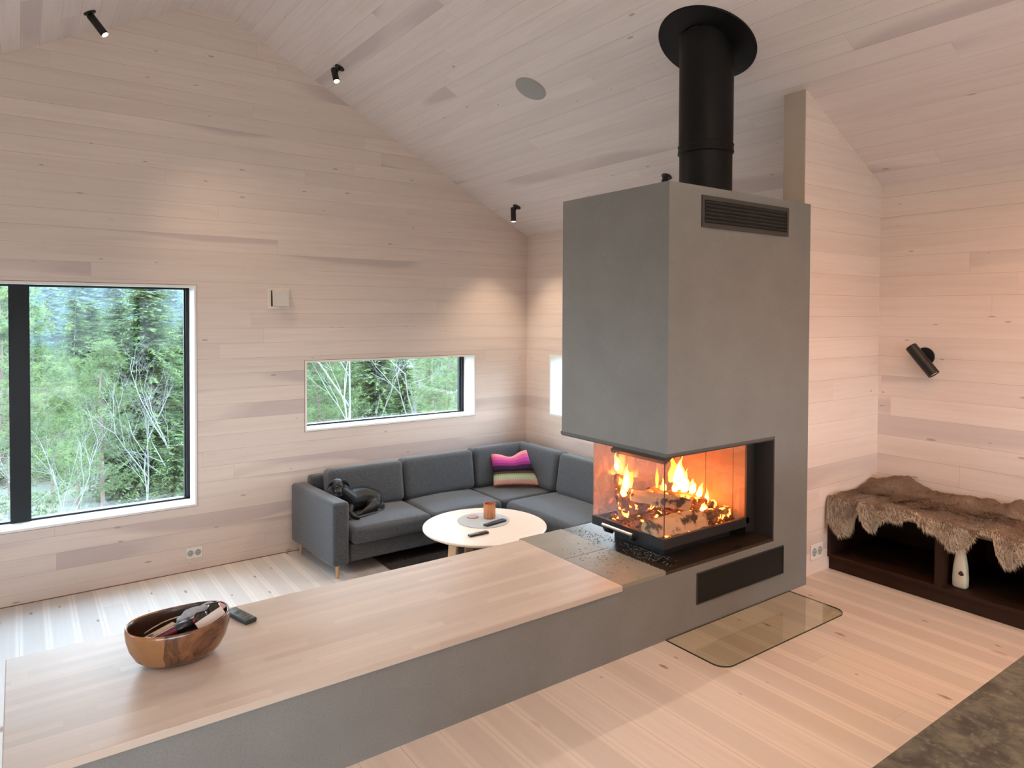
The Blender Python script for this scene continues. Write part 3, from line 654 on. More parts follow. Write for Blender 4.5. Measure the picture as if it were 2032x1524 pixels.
# wall vent
wv = thing('wall_vent', 'square pale wall vent with tilted flap between the two windows', 'vent', (-2.712, 0, 1.665))
bm = nb()
for a in ((-0.09, 0.09, 0.07, 0.09), (-0.09, 0.09, -0.09, -0.07), (-0.09, -0.07, -0.07, 0.07), (0.07, 0.09, -0.07, 0.07)): box(bm, a[0], a[1], -0.008, 0, a[2], a[3])
link('vent_frame', bm, mtrim, wv)
bm = nb(); M = Matrix.Translation((0.01, -0.022, 0)) @ Matrix.Rotation(math.radians(-7), 4, 'X') @ Matrix.Rotation(math.radians(5), 4, 'Z'); box(bm, -0.070, 0.070, -0.006, 0.004, -0.069, 0.069, M); link('flap', bm, plain('vent_flap', (0.70, 0.64, 0.58), 0.5), wv)
bm = nb(); box(bm, -0.07, 0.07, -0.003, -0.001, -0.07, 0.07); link('vent_cavity', bm, plain('vent_shade_board', (0.10, 0.07, 0.05), 0.8), wv)
def socket(label, p, ax, w=0.123, h=0.09):
    e = thing('wall_socket', label, 'socket', p, (0, 0, ax), 'double wall sockets')
    link('cover_plate', bbox(-w / 2, w / 2, -0.011, 0, -h / 2, h / 2, 0.003), mwhite, e)
    for sx in (-0.029, 0.029):
        bm = nb(); lathe(bm, [(0.0, 0.0004), (0.019, 0.0004), (0.0235, 0.002), (0.025, 0.0)], 24, frameM((sx, -0.011, 0), (0, -1, 0))); s = link('outlet', bm, plain('outlet_grey', (0.42, 0.40, 0.37), 0.4), e, smooth=True)
        bm = nb()
        for a in (-1, 1): tube(bm, [(sx + a * 0.009, -0.0125, -0.002), (sx + a * 0.009, -0.0108, -0.002)], 0.003, 8)
        box(bm, sx - 0.004, sx + 0.004, -0.0125, -0.011, 0.017, 0.021); box(bm, sx - 0.004, sx + 0.004, -0.0125, -0.011, -0.021, -0.017)
        link('pin_holes', bm, mdark, s)
socket('white double socket low on the gable wall below the large window', (-3.408, 0, -0.439), 0)
socket('white double socket low on the partition next to the fireplace', (-0.712, YP, 0.135), 0)

# ------------------------------------------------------------------ sofa
sf = thing('corner_sofa', 'charcoal wool corner sofa with loose back cushions and turned oak legs', 'sofa', (-2.56, -0.05, ZF))
def S(x, y, z): return (x + 2.56, y + 0.05, z - ZF)
def softbox(name, x0, x1, y0, y1, z0, z1, r, puff=0.0, n=8, tilt=None, fn=None):
    bm = nb(); c = Vector(S((x0 + x1) / 2, (y0 + y1) / 2, (z0 + z1) / 2)); M = Matrix.Translation(c)
    if tilt: M = M @ Matrix.Rotation(math.radians(tilt[1]), 4, tilt[0])
    pad(bm, (x1 - x0) / 2, (y1 - y0) / 2, (z1 - z0) / 2, r, puff, n, M, fn)
    return link(name, bm, msofa, sf, smooth=True)
ZS = -0.18
AX = -2.405
softbox('armrest', -2.560, -2.425, -0.90, -0.035, -0.48, 0.032, 0.03, fn=lambda q, p: Vector((q.x - 0.062 * (p[1] + 1) / 2, q.y, q.z)))
# base under the long and the short side
softbox('seat_base', AX + 0.001, -0.93, -0.865, -0.07, -0.47, -0.325, 0.012)
softbox('seat_base', -0.929, -0.06, -3.00, -0.07, -0.47, -0.325, 0.012)
softbox('back_frame', -2.485, -0.06, -0.16, -0.05, -0.33, 0.095, 0.03)
softbox('back_frame', -0.16, -0.05, -3.0, -0.161, -0.33, 0.095, 0.03)
g = 0.003
softbox('seat_cushion', AX + g, -1.685 - g, -0.925, -0.20, -0.325, ZS - 0.005, 0.04, 0.02)
softbox('seat_cushion', -1.685 + g, -0.945 - g, -0.925, -0.20, -0.325, ZS - 0.005, 0.045, 0.022)
softbox('seat_cushion', -0.945 + g, -0.17, -0.90, -0.20, -0.325, ZS - 0.010, 0.03, 0.008)
softbox('seat_cushion', -0.945 + g, -0.20, -1.93 + g, -0.93, -0.325, ZS - 0.002, 0.06, 0.02)
softbox('seat_cushion', -0.945 + g, -0.20, -2.93, -1.93 - g, -0.325, ZS - 0.002, 0.05, 0.02)
bt = 0.175
def backx(x0, x1, zt): softbox('back_cushion', x0 + g, x1 - g, -0.41, -0.205, ZS - 0.01, zt, 0.05, 0.0, 8, ('X', -9))
def backy(y0, y1, zt): softbox('back_cushion', -0.39, -0.185, y0 + g, y1 - g, ZS - 0.01, zt, 0.05, 0.0, 8, ('Y', 9))
backx(-2.40, -1.69, 0.175); backx(-1.685, -0.925, 0.185); backx(-0.92, -0.19, 0.195)
backy(-0.99, -0.30, 0.195); backy(-1.93, -1.0, 0.195); backy(-2.93, -1.94, 0.195)
for x, y in ((-2.505, -0.84), (-2.55, -0.10), (-0.86, -2.9), (-0.86, -1.0), (-0.14, -2.9), (-0.14, -0.14)):
    top = -0.47
    bm = nb(); a = Vector(S(x, y, ZF)); tube(bm, [a, a + Vector((0, 0, top - ZF))], [0.012, 0.019], 16); link('leg', bm, mleg, sf, smooth=True, sharp=40)['label'] = 'tapered light oak leg'

# throw cushion
t = NT('striped_knit'); uv = t.n('ShaderNodeAttribute', attribute_name='st'); q = t.sep(uv.outputs['Vector'])
rib = t.math('MULTIPLY', t.math('SINE', t.math('MULTIPLY', q[0], 150.0)), 0.5); 
vv = t.math('ADD', q[1], t.math('MULTIPLY', t.math('GREATER_THAN', rib, 0.0), 0.018))
c_ = t.ramp(vv, [(0.0, (0.62, 0.10, 0.07)), (0.045, (0.75, 0.42, 0.34)), (0.17, (0.60, 0.66, 0.45)), (0.30, (0.42, 0.48, 0.26)), (0.35, (0.10, 0.07, 0.05)), (0.42, (0.022, 0.012, 0.02)), (0.50, (0.06, 0.025, 0.07)), (0.61, (0.33, 0.05, 0.22)), (0.70, (0.62, 0.07, 0.36)), (0.80, (0.74, 0.14, 0.36)), (0.90, (0.78, 0.27, 0.28))], 'CONSTANT')
mknit = t.done(t.bsdf(c_, 0.9, 0, 0.15, normal=t.bump(rib, 0.5, 0.003)))
def cushion(label, bl, br, tl, tr, thick):
    bl, br, tl, tr = map(Vector, (bl, br, tl, tr)); N = 26; bm = nb(); nr = (br - bl).cross(tl - bl).normalized(); rows = {}
    for s in (1, -1):
        for i in range(N + 1):
            for j in range(N + 1):
                u, v = i / N, j / N; e = (16 * u * (1 - u) * v * (1 - v))
                # edges pull in, corners stay out
                uu = u + 0.07 * math.sin(math.pi * v) * (1 - 2 * u) * (0.35 if s > 0 else 0.35); sag = 0.115 * math.exp(-((u - 0.52) / 0.22) ** 2) * v ** 3
                vv2 = v + 0.03 * math.sin(math.pi * u) * (1 - 2 * v) - sag
                p = bl.lerp(br, uu).lerp(tl.lerp(tr, uu), vv2) + nr * s * thick * e ** 0.42 + nr * 0.012 * math.sin(u * 9) * v * e
                edge = i in (0, N) or j in (0, N)
                if s < 0 and edge: rows[(s, i, j)] = rows[(1, i, j)]; continue
                rows[(s, i, j)] = (bm.verts.new(p), (u, v))
    st_ = {}
    for s in (1, -1):
        for i in range(N):
            for j in range(N):
                f = [rows[(s, a, b)][0] for a, b in ((i, j), (i + 1, j), (i + 1, j + 1), (i, j + 1))]
                bm.faces.new(f if s > 0 else f[::-1])
    bm.verts.index_update(); data = {}
    for k, (v, st2) in rows.items(): data[v.index] = st2
    o = link('throw_cushion', bm, mknit, None, smooth=True); at = o.data.attributes.new('st', 'FLOAT_VECTOR', 'POINT')
    for i, (a, b) in data.items(): at.data[i].vector = (a, b, 0)
    return tag(o, label, 'cushion')
cushion('small throw cushion striped in pink, plum and pale green, in the sofa corner', (-0.775, -0.505, -0.168), (-0.385, -0.765, -0.168), (-0.73, -0.38, 0.130), (-0.47, -0.635, 0.185), 0.055)

# ------------------------------------------------------------------ dog
t = NT('black_dog_coat'); n1 = t.noise(t.obj(), 90, 3, 0.6)
mdog = t.done(t.bsdf(t.mix(n1, (0.004, 0.004, 0.0045), (0.014, 0.0135, 0.015)), 0.45, 0, 0.4, normal=t.bump(n1, 0.35, 0.003)))
dog = thing('dog', 'small black dog curled up on the sofa beside the armrest, head raised', 'dog', (-2.2, -0.5, ZS))
DO = Vector((-2.2, -0.5, ZS))
def blob_body(name, chains, mat, parent):
    """one continuous surface grown round limb chains (x, y, z, radius), merged and smoothed"""
    bm = nb()
    for ch in chains:
        for a, b2 in zip(ch, ch[1:]):
            pa, pb = Vector(a[:3]), Vector(b2[:3]); n = max(2, int((pb - pa).length / (0.2 * min(a[3], b2[3]))) + 1)
            for i in range(n + 1):
                f = i / n; bmesh.ops.create_icosphere(bm, subdivisions=2, radius=a[3] * (1 - f) + b2[3] * f, matrix=Matrix.Translation(pa.lerp(pb, f) - DO))
    o = link(name, bm, mat, parent, smooth=True)
    m = o.modifiers.new('remesh', 'REMESH'); m.mode = 'VOXEL'; m.voxel_size = 0.005; m.use_smooth_shade = True
    m = o.modifiers.new('smooth', 'SMOOTH'); m.iterations = 16; m.factor = 0.5
    return o
blob_body('body', [
    [(-2.055, -0.500, -0.095, 0.088), (-2.130, -0.475, -0.078, 0.102), (-2.205, -0.480, -0.075, 0.102), (-2.275, -0.510, -0.068, 0.090)],            # curled trunk
    [(-2.275, -0.520, -0.055, 0.080), (-2.335, -0.545, 0.005, 0.066), (-2.385, -0.560, 0.062, 0.055)],                                              # neck
    [(-2.400, -0.560, 0.092, 0.057), (-2.408, -0.585, 0.084, 0.052)], [(-2.411, -0.605, 0.066, 0.038), (-2.416, -0.632, 0.050, 0.032), (-2.418, -0.640, 0.048, 0.030)],  # skull, muzzle
    [(-2.040, -0.520, -0.115, 0.062), (-2.075, -0.590, -0.125, 0.055), (-2.140, -0.625, -0.140, 0.036), (-2.215, -0.640, -0.160, 0.020), (-2.265, -0.650, -0.163, 0.019)],  # hind leg
    [(-2.290, -0.560, -0.110, 0.042), (-2.320, -0.640, -0.140, 0.026), (-2.300, -0.715, -0.162, 0.019), (-2.285, -0.735, -0.164, 0.020)],          # front leg
    [(-2.345, -0.560, -0.110, 0.036), (-2.365, -0.650, -0.150, 0.022), (-2.355, -0.700, -0.163, 0.019)],                                              # other front leg
    [(-2.005, -0.500, -0.125, 0.045), (-1.975, -0.545, -0.158, 0.020), (-2.015, -0.625, -0.166, 0.015), (-2.110, -0.680, -0.168, 0.013), (-2.215, -0.705, -0.168, 0.011), (-2.29, -0.72, -0.168, 0.008)],  # tail
], mdog, dog)
def dpos(x, y, z): return Vector((x, y, z)) - DO
for s in (-1, 1):
    bm = nb(); base = dpos(-2.402 + s * 0.042, -0.575, 0.118)
    pts = [base, base + Vector((s * 0.024, -0.006, -0.002)), base + Vector((s * 0.044, -0.016, -0.018)), base + Vector((s * 0.056, -0.026, -0.044))]
    wd_ = [0.020, 0.026, 0.024, 0.006]; A = []
    for p, w in zip(pts, wd_):
        A.append([bm.verts.new(p + Vector((s * -0.25 * w * k, -0.006 * (k == 0), w * k))) for k in (-1, 0, 1)])
    for i in range(3):
        for j in range(2): bm.faces.new((A[i][j], A[i][j + 1], A[i + 1][j + 1], A[i + 1][j]))
    o = link('ear', bm, mdog, dog, smooth=True); m = o.modifiers.new('so', 'SOLIDIFY'); m.thickness = 0.008; m = o.modifiers.new('ss', 'SUBSURF'); m.levels = m.render_levels = 2
    bm = nb(); bmesh.ops.create_uvsphere(bm, u_segments=14, v_segments=10, radius=0.0085, matrix=Matrix.Translation(dpos(-2.411 + s * 0.022, -0.632, 0.096)))
    link('eye', bm, plain('dog_eye', (0.03, 0.016, 0.006), 0.08, spec=0.8), dog, smooth=True)
bm = nb(); bmesh.ops.create_uvsphere(bm, u_segments=14, v_segments=10, radius=0.010, matrix=Matrix.Translation(dpos(-2.420, -0.670, 0.062)) @ Matrix.Diagonal((1.2, 0.8, 0.8, 1)))
link('nose', bm, plain('dog_nose', (0.01, 0.01, 0.011), 0.25), dog, smooth=True)
bm = nb(); bmesh.ops.create_uvsphere(bm, u_segments=16, v_segments=12, radius=0.026, matrix=Matrix.Translation(dpos(-2.417, -0.640, 0.030)) @ Matrix.Diagonal((1.15, 0.8, 0.75, 1)))
link('muzzle_beard', bm, plain('greying_fur', (0.05, 0.042, 0.040), 0.8, var=0.4, scale=150), dog, smooth=True)['label'] = 'slightly greying chin'

# ------------------------------------------------------------------ under-sofa shade sheet, coffee table and things on it
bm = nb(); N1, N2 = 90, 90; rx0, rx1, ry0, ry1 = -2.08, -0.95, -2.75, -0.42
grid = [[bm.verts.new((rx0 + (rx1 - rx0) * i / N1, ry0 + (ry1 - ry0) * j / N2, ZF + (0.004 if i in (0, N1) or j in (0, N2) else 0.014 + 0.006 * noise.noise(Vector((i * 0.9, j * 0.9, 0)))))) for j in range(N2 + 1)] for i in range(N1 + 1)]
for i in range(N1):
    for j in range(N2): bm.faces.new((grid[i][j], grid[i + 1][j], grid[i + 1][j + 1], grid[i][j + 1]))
tag(link('sofa_shade', bm, plain('sofa_shade_brown', (0.060, 0.044, 0.038), 0.95, var=0.5, scale=120)), 'dark brown sheet painting the shade on the sunken floor under the sofa and coffee table', 'sofa_shade')  # dark sheet stands in for the shade below the sofa front
TC = (-1.605, -1.62); ZT = -0.12
ct = thing('coffee_table', 'round pale wood coffee table with splayed oak legs before the sofa', 'table', (TC[0], TC[1], ZF))
t = NT('table_top_oak'); o_ = t.sep(t.obj()); n1 = t.noise(t.comb(t.math('MULTIPLY', o_[0], 3), t.math('MULTIPLY', o_[1], 50), 0.0), 1.0, 3)
mtt = t.done(t.bsdf(t.mix(n1, (0.66, 0.52, 0.42), (0.78, 0.65, 0.55)), 0.35, 0, 0.5))
bm = nb(); lathe(bm, [(0, ZT - ZF), (0.478, ZT - ZF), (0.486, ZT - ZF - 0.004), (0.486, ZT - ZF - 0.014), (0.462, ZT - ZF - 0.026), (0, ZT - ZF - 0.026)], 96); link('table_top', bm, mtt, ct, smooth=True, sharp=25)
for a in (197, 257, 17, 77):
    a = math.radians(a); c, s = math.cos(a), math.sin(a); bm = nb(); r0, r1 = 0.36, 0.41
    top = Vector((r0 * c, r0 * s, ZT - ZF - 0.026)); bot = Vector((r1 * c, r1 * s, 0.018)); tx = Vector((-s, c, 0)); rd = Vector((c, s, 0))
    vs = []
    for p, w in ((bot, 0.028), (top, 0.042)):
        vs.append([bm.verts.new(p + tx * w * sx + rd * 0.012 * sy) for sx, sy in ((-1, -1), (1, -1), (1, 1), (-1, 1))])
    bm.faces.new(vs[0][::-1]); bm.faces.new(vs[1])
    for i in range(4): bm.faces.new((vs[0][i], vs[0][(i + 1) % 4], vs[1][(i + 1) % 4], vs[1][i]))
    bmesh.ops.recalc_face_normals(bm, faces=bm.faces); bevel(bm, 0.003, 1); link('leg', bm, mleg, ct)
bm = nb(); lathe(bm, [(0, 0.004), (0.206, 0.004), (0.209, 0.002), (0.207, 0.0)], 64)
o = link('place_mat', bm, plain('grey_felt', (0.40, 0.40, 0.40), 0.85, var=0.12, scale=200), None, (-1.548, -1.512, ZT), smooth=True, sharp=30); tag(o, 'round grey felt mat on the coffee table', 'mat')
cw = thing('candle_holder', 'ribbed copper glass candle holder standing on the grey mat', 'candle holder', (-1.475, -1.490, ZT + 0.0045))
bm = nb(); seg = 48
def rb(r, z): return [((r + 0.0022 * (1 if (k % 4) < 2 else -1)), z, k) for k in range(seg)]
prof = [(0.0, 0.0, 0), (0.043, 0.0, 1), (0.047, 0.006, 1), (0.047, 0.112, 1), (0.0485, 0.118, 0), (0.044, 0.118, 0), (0.043, 0.02, 0), (0.0, 0.02, 0)]
rings = []
for r, z, rib in prof:
    rings.append([bm.verts.new(((r + (0.002 if (k % 4) < 2 else -0.001) * rib) * math.cos(2 * math.pi * k / seg), (r + (0.002 if (k % 4) < 2 else -0.001) * rib) * math.sin(2 * math.pi * k / seg), z)) for k in range(seg)])
for a, b in zip(rings, rings[1:]):
    for k in range(seg): bm.faces.new((a[k], a[(k + 1) % seg], b[(k + 1) % seg], b[k]))
bmesh.ops.remove_doubles(bm, verts=bm.verts, dist=1e-6); bmesh.ops.recalc_face_normals(bm, faces=bm.faces)
link('holder', bm, plain('copper', (0.72, 0.33, 0.17), 0.3, 0.75), cw)
bm = nb(); lathe(bm, [(0, 0.05), (0.033, 0.05), (0.034, 0.021), (0, 0.021)], 24); link('candle', bm, plain('candle_wax', (0.80, 0.72, 0.60), 0.6), cw, smooth=True, sharp=30)
bm = nb(); lathe(bm, [(0, 0.006), (0.046, 0.006), (0.048, 0.003), (0.046, 0.0), (0, 0.0)], 40)
o = link('copper_disc', bm, plain('copper_lid', (0.45, 0.24, 0.20), 0.35, 0.4), None, (-1.575, -1.395, ZT + 0.0045), smooth=True, sharp=40); tag(o, 'flat round copper lid lying on the grey mat', 'lid')
mrem = plain('remote_black', (0.018, 0.020, 0.022), 0.38, spec=0.6); mbtn = plain('remote_buttons', (0.05, 0.052, 0.055), 0.5)
def remote(label, p, yaw, L, Wd, T, style, mat=mrem, tip=0.0):
    e = thing('remote_control', label, 'remote control', p, (0, tip, yaw))
    bm = bbox(-L / 2, L / 2, -Wd / 2, Wd / 2, 0, T, min(Wd, T) * 0.3, 3); link('case', bm, mat, e, smooth=True, sharp=50)
    if style == 'dial':
        bm = nb(); lathe(bm, [(0.0085, T), (0.0095, T + 0.0012), (0.0125, T + 0.0012), (0.0135, T)], 28, Matrix.Translation((L * 0.14, 0, 0))); link('dial_ring', bm, mbtn, e, smooth=True)
        pts = [(-0.05 * L + i * 0.0105 - 0.02, j * 0.011) for i in range(3) for j in (-1, 0, 1)] + [(L * 0.33, -0.010), (L * 0.33, 0.010), (L * 0.37, 0)]
    elif style == 'grid':
        pts = [(-L * 0.40 + i * L * 0.072, j * Wd * 0.28) for i in range(12) for j in (-1, 0, 1) if i not in (5, 6)]
        bm = nb(); lathe(bm, [(0.004, T), (0.005, T + 0.001), (0.012, T + 0.001), (0.013, T)], 24, Matrix.Translation((L * 0.0, 0, 0))); link('dial_ring', bm, mbtn, e, smooth=True)
    else:
        pts = [(L * 0.05 + i * 0.012, j * 0.010) for i in range(3) for j in (-1, 1)]
        bm = nb(); box(bm, -L * 0.42, -L * 0.02, -Wd * 0.36, Wd * 0.36, T - 0.0005, T + 0.0008); link('touch_pad', bm, plain('grey_pad', (0.13, 0.14, 0.15), 0.25), e)
    for k, (x, y) in enumerate(pts):
        bm = nb(); lathe(bm, [(0, T + 0.0014), (0.0028, T + 0.0014), (0.0036, T - 0.0003)], 10, Matrix.Translation((x, y, 0))); link('button', bm, mbtn, e, smooth=True)
    return e
remote('slim black remote control lying partly across the grey mat', (-1.525, -1.645, ZT + 0.0045), math.radians(10), 0.215, 0.046, 0.017, 'grid')
remote('small black remote control on bare wood near the table edge', (-1.775, -1.792, ZT), math.radians(-1), 0.165, 0.042, 0.016, 'pad')
remote('dark grey remote control on the bench beside the wooden bowl', (-3.861, -3.300, ZB + 0.001), math.radians(-74), 0.155, 0.049, 0.019, 'dial', plain('remote_slate', (0.025, 0.036, 0.036), 0.45))

# ------------------------------------------------------------------ wooden bowl and contents
t = NT('bowl_wood'); o_ = t.obj(); q = t.sep(o_); n1 = t.noise(o_, 9, 5, 0.65, 1.8); 
side = t.ramp(t.math('ADD', q[0], t.math('MULTIPLY', t.math('SUBTRACT', t.noise(o_, 6, 2), 0.5), 0.12)), [(0.44, 1.0), (0.475, 0.0)])   # set below with offset
c_ = t.mix(t.ramp(n1, [(0.35, 0.0), (0.65, 1.0)]), (0.050, 0.018, 0.008), (0.24, 0.095, 0.038))
m_ = t.math('LESS_THAN', t.math('ADD', q[0], t.math('MULTIPLY', t.math('SUBTRACT', t.noise(o_, 12, 2), 0.5), 0.05)), -0.055)
c_ = t.mix(m_, c_, t.mix(n1, (0.27, 0.115, 0.038), (0.40, 0.19, 0.075)))
mbowl = t.done(t.bsdf(c_, 0.24, 0, 0.6, coat=0.5))
BC = (-4.120, -3.498)
bw = thing('wooden_bowl', 'oval carved two-tone wooden bowl full of odds and ends, on the bench', 'bowl', (BC[0], BC[1], ZB + 0.001), (0, 0, math.radians(-3)))
bm = nb(); prof = [(0.0, 0.0), (0.50, 0.0), (0.66, 0.008), (0.82, 0.030), (0.93, 0.062), (0.985, 0.095), (0.995, 0.122), (0.985, 0.131), (0.962, 0.134), (0.94, 0.130), (0.925, 0.115), (0.88, 0.075), (0.76, 0.040), (0.55, 0.020), (0.0, 0.016)]
rings = []; seg = 56
for r, z in prof:
    rr = []
    for k in range(seg if r > 0 else 1):
        a = 2 * math.pi * k / seg; ex = 0.9
        x = 0.168 * r * math.copysign(abs(math.cos(a)) ** ex, math.cos(a)); y = 0.128 * r * math.copysign(abs(math.sin(a)) ** ex, math.sin(a))
        rr.append(bm.verts.new((x, y, z + (0.010 * (x / 0.168) ** 2 + 0.004 * x / 0.168) * (z / 0.13))))
    rings.append(rr)
for a, b in zip(rings, rings[1:]):
    for k in range(seg):
        j = (k + 1) % seg
        if len(a) == 1: f_ = bm.faces.new((a[0], b[j], b[k]))
        elif len(b) == 1: f_ = bm.faces.new((a[k], a[j], b[0]))
        else: f_ = bm.faces.new((a[k], a[j], b[j], b[k]))
        f_.material_index = 1 if rings.index(a) >= 9 else 0
bmesh.ops.recalc_face_normals(bm, faces=bm.faces); link('bowl_shell', bm, [mbowl, plain('dark_bowl_inside', (0.045, 0.018, 0.009), 0.3, var=0.4, scale=10, coat=0.3)], bw, smooth=True)
# grey cloth pouch
bm = nb(); bmesh.ops.create_icosphere(bm, subdivisions=4, radius=1.0)
for v in bm.verts:
    p = v.co.copy(); n_ = noise.noise(p * 1.6 + Vector((3, 1, 7))); f_ = abs(noise.noise(p * 3.1 + Vector((9, 2, 4)))) ; s_ = 1 + 0.25 * n_ - 0.30 * f_
    v.co = Vector((p.x * 0.072 * s_, p.y * 0.048 * s_, p.z * 0.036 * s_ + 0.012 * p.x * p.x))
o = link('cloth_pouch', bm, plain('grey_cloth', (0.34, 0.36, 0.41), 0.85, var=0.15, scale=30), None, (-4.052, -3.470, ZB + 0.116), smooth=True); o.rotation_euler = (0.1, -0.15, 0.2); tag(o, 'crumpled light grey cloth glasses pouch inside the wooden bowl', 'pouch')
um = thing('folding_umbrella', 'small folded maroon and black striped umbrella in the wooden bowl', 'umbrella', (-4.119, -3.545, ZB + 0.120), (0, math.radians(-6), math.radians(14)))
bm = nb(); tube(bm, [(-0.105, 0, 0), (-0.09, 0, 0), (-0.02, 0, 0.003), (0.05, 0, 0.004), (0.075, 0, 0.003)], [0.006, 0.012, 0.0165, 0.017, 0.013], 16); link('canopy_cloth', bm, plain('maroon_cloth', (0.115, 0.008, 0.020), 0.35, spec=0.6), um, smooth=True)
bm = nb(); tube(bm, [(-0.022, 0, 0.003), (0.035, 0, 0.004)], [0.0172, 0.0178], 16); link('black_band', bm, plain('navy_black_cloth', (0.012, 0.011, 0.022), 0.3, spec=0.7), um, smooth=True)
sg = thing('sunglasses', 'dark tinted sunglasses lying on top of the bowl contents', 'sunglasses', (-4.032, -3.525, ZB + 0.150), (math.radians(25), math.radians(-12), math.radians(25)))
for s in (-1, 1):
    bm = nb(); lathe(bm, [(0, 0.003), (0.018, 0.002), (0.024, 0.0), (0.0, -0.001)], 24, Matrix.Translation((s * 0.027, 0, 0)), 1.0, 0.75); link('lens', bm, plain('dark_lens', (0.02, 0.018, 0.012), 0.06, spec=0.9), sg, smooth=True)
bm = nb(); tube(bm, [(-0.052, 0.006, 0), (-0.03, 0.019, 0.001), (-0.006, 0.006, 0.002), (0.006, 0.006, 0.002), (0.03, 0.019, 0.001), (0.052, 0.006, 0)], 0.002, 6)
for s in (-1, 1): tube(bm, [(s * 0.052, 0.006, 0), (s * 0.05, 0.03, -0.02), (s * 0.03, 0.05, -0.03)], 0.002, 6)
link('rims', bm, mblack, sg, smooth=True)
ld = thing('leather_strap', 'tan leather strap with a dark eyelet in the wooden bowl', 'strap', (-4.185, -3.510, ZB + 0.110), (0, math.radians(-8), math.radians(22)))
link('strap_body', bbox(-0.045, 0.060, -0.014, 0.014, -0.005, 0.005, 0.003), plain('tan_leather', (0.40, 0.24, 0.12), 0.6, var=0.25, scale=25), ld)
bm = nb(); lathe(bm, [(0, 0.006), (0.008, 0.006), (0.009, 0.003)], 16, Matrix.Translation((-0.027, 0, 0))); link('eyelet', bm, mdark, ld)
bm = nb(); tube(bm, [(-0.10 + 0.03 * i - 0.0 + 0.0, 0.02 + 0.028 * math.sin(i * 0.62), 0.0 + 0.006 * i) for i in range(6)], 0.0022, 6); o = link('charging_cable', bm, plain('beige_cable', (0.50, 0.42, 0.36), 0.5), None, (-4.122, -3.480, ZB + 0.098), smooth=True); tag(o, 'thin beige cable looping along the back of the wooden bowl', 'cable')
bm = bbox(-0.052, 0.052, -0.016, 0.016, -0.0006, 0.0006, 0); o = link('paper_card', bm, plain('paper_white', (0.66, 0.60, 0.58), 0.7), None, (-4.027, -3.557, ZB + 0.136)); o.rotation_euler = (math.radians(52), math.radians(-14), math.radians(22)); tag(o, 'narrow white paper card tucked inside the bowl rim', 'card')
bm = bbox(-0.026, 0.026, -0.02, 0.02, -0.001, 0.001, 0); o = link('folded_leaflet', bm, plain('pink_paper', (0.66, 0.42, 0.42), 0.7, var=0.3, scale=60), None, (-3.992, -3.495, ZB + 0.142)); o.rotation_euler = (math.radians(25), math.radians(-18), math.radians(35)); tag(o, 'small folded pinkish leaflet at the far end of the bowl', 'leaflet')

# ------------------------------------------------------------------ hall bench with hide
XC = -0.585; CY1 = YP - 0.001; CY0 = -6.05
hb = thing('storage_bench', 'dark brown open storage bench against the right wall, under a reindeer hide', 'storage bench', (XC, CY0, 0))
def hbox(bm, x0, x1, y0, y1, z0, z1): box(bm, x0 - XC, x1 - XC, y0 - CY0, y1 - CY0, z0, z1)
bm = nb(); hbox(bm, XC + 0.02, -0.005, CY0 + 0.02, CY1 - 0.0, 0, 0.078); link('plinth', bm, mcabinet, hb)
bm = nb(); hbox(bm, XC, -0.003, CY0, CY1, 0.078, 0.098); link('bottom_shelf', bm, mcabinet, hb)
bm = nb(); hbox(bm, XC, -0.003, CY0, CY1, 0.405, 0.427); link('seat_board', bm, plain('bench_seat_brown', (0.16, 0.085, 0.045), 0.45, var=0.2, scale=8), hb)
bm = nb(); hbox(bm, -0.02, -0.003, CY0, CY1, 0.098, 0.405); link('back_panel', bm, mcabinet, hb)
for a, b in ((CY1 - 0.02, CY1), (-4.503, -4.466), (-5.20, -5.165), (CY0, CY0 + 0.02)):
    bm = nb(); hbox(bm, XC, -0.02, a, b, 0.098, 0.405); link('upright', bm, mcabinet, hb)
bt_ = thing('plastic_bottle', 'tall white plastic bottle with dark leaf mark inside the dark bench', 'bottle', (-0.50, -4.560, 0.098))
bm = nb()
prf = [(0.0, 0.0), (0.030, 0.0), (0.036, 0.008), (0.037, 0.05), (0.033, 0.11), (0.026, 0.16), (0.018, 0.20), (0.0, 0.20)]
seg = 24; rings = []
for r, z in prf:
    rings.append([bm.verts.new((r * math.copysign(abs(math.cos(a)) ** 0.6, math.cos(a)) * 0.75, r * math.copysign(abs(math.sin(a)) ** 0.6, math.sin(a)), z)) for a in [2 * math.pi * k / seg for k in range(seg)]])
for a, b in zip(rings, rings[1:]):
    for k in range(seg): bm.faces.new((a[k], a[(k + 1) % seg], b[(k + 1) % seg], b[k]))
bmesh.ops.remove_doubles(bm, verts=bm.verts, dist=1e-6); bmesh.ops.recalc_face_normals(bm, faces=bm.faces)
link('bottle_body', bm, plain('cream_plastic', (0.80, 0.72, 0.56), 0.35), bt_, smooth=True)
bm = nb(); lathe(bm, [(0.018, 0.199), (0.017, 0.212), (0.013, 0.216), (0.013, 0.24), (0, 0.24)], 20); link('cap', bm, plain('grey_cap', (0.35, 0.33, 0.30), 0.4), bt_, smooth=True)
bm = nb(); pts = []
for k in range(14):
    s = k / 13; pts.append((-0.018 + 0.030 * s, 0.012 * math.sin(math.pi * s)))
low = [(x, -abs(z) * 0.5) for x, z in pts[::-1]]
vs = [bm.verts.new((-0.0285, y * 1.0 - 0.010, z * 1.4 + 0.078)) for y, z in pts] + [bm.verts.new((-0.0285, y * 1.0 - 0.010, z * 1.6 + 0.078)) for y, z in low[1:-1]]
bm.faces.new(vs); link('leaf_mark', bm, plain('leaf_print', (0.05, 0.03, 0.02), 0.5), bt_)

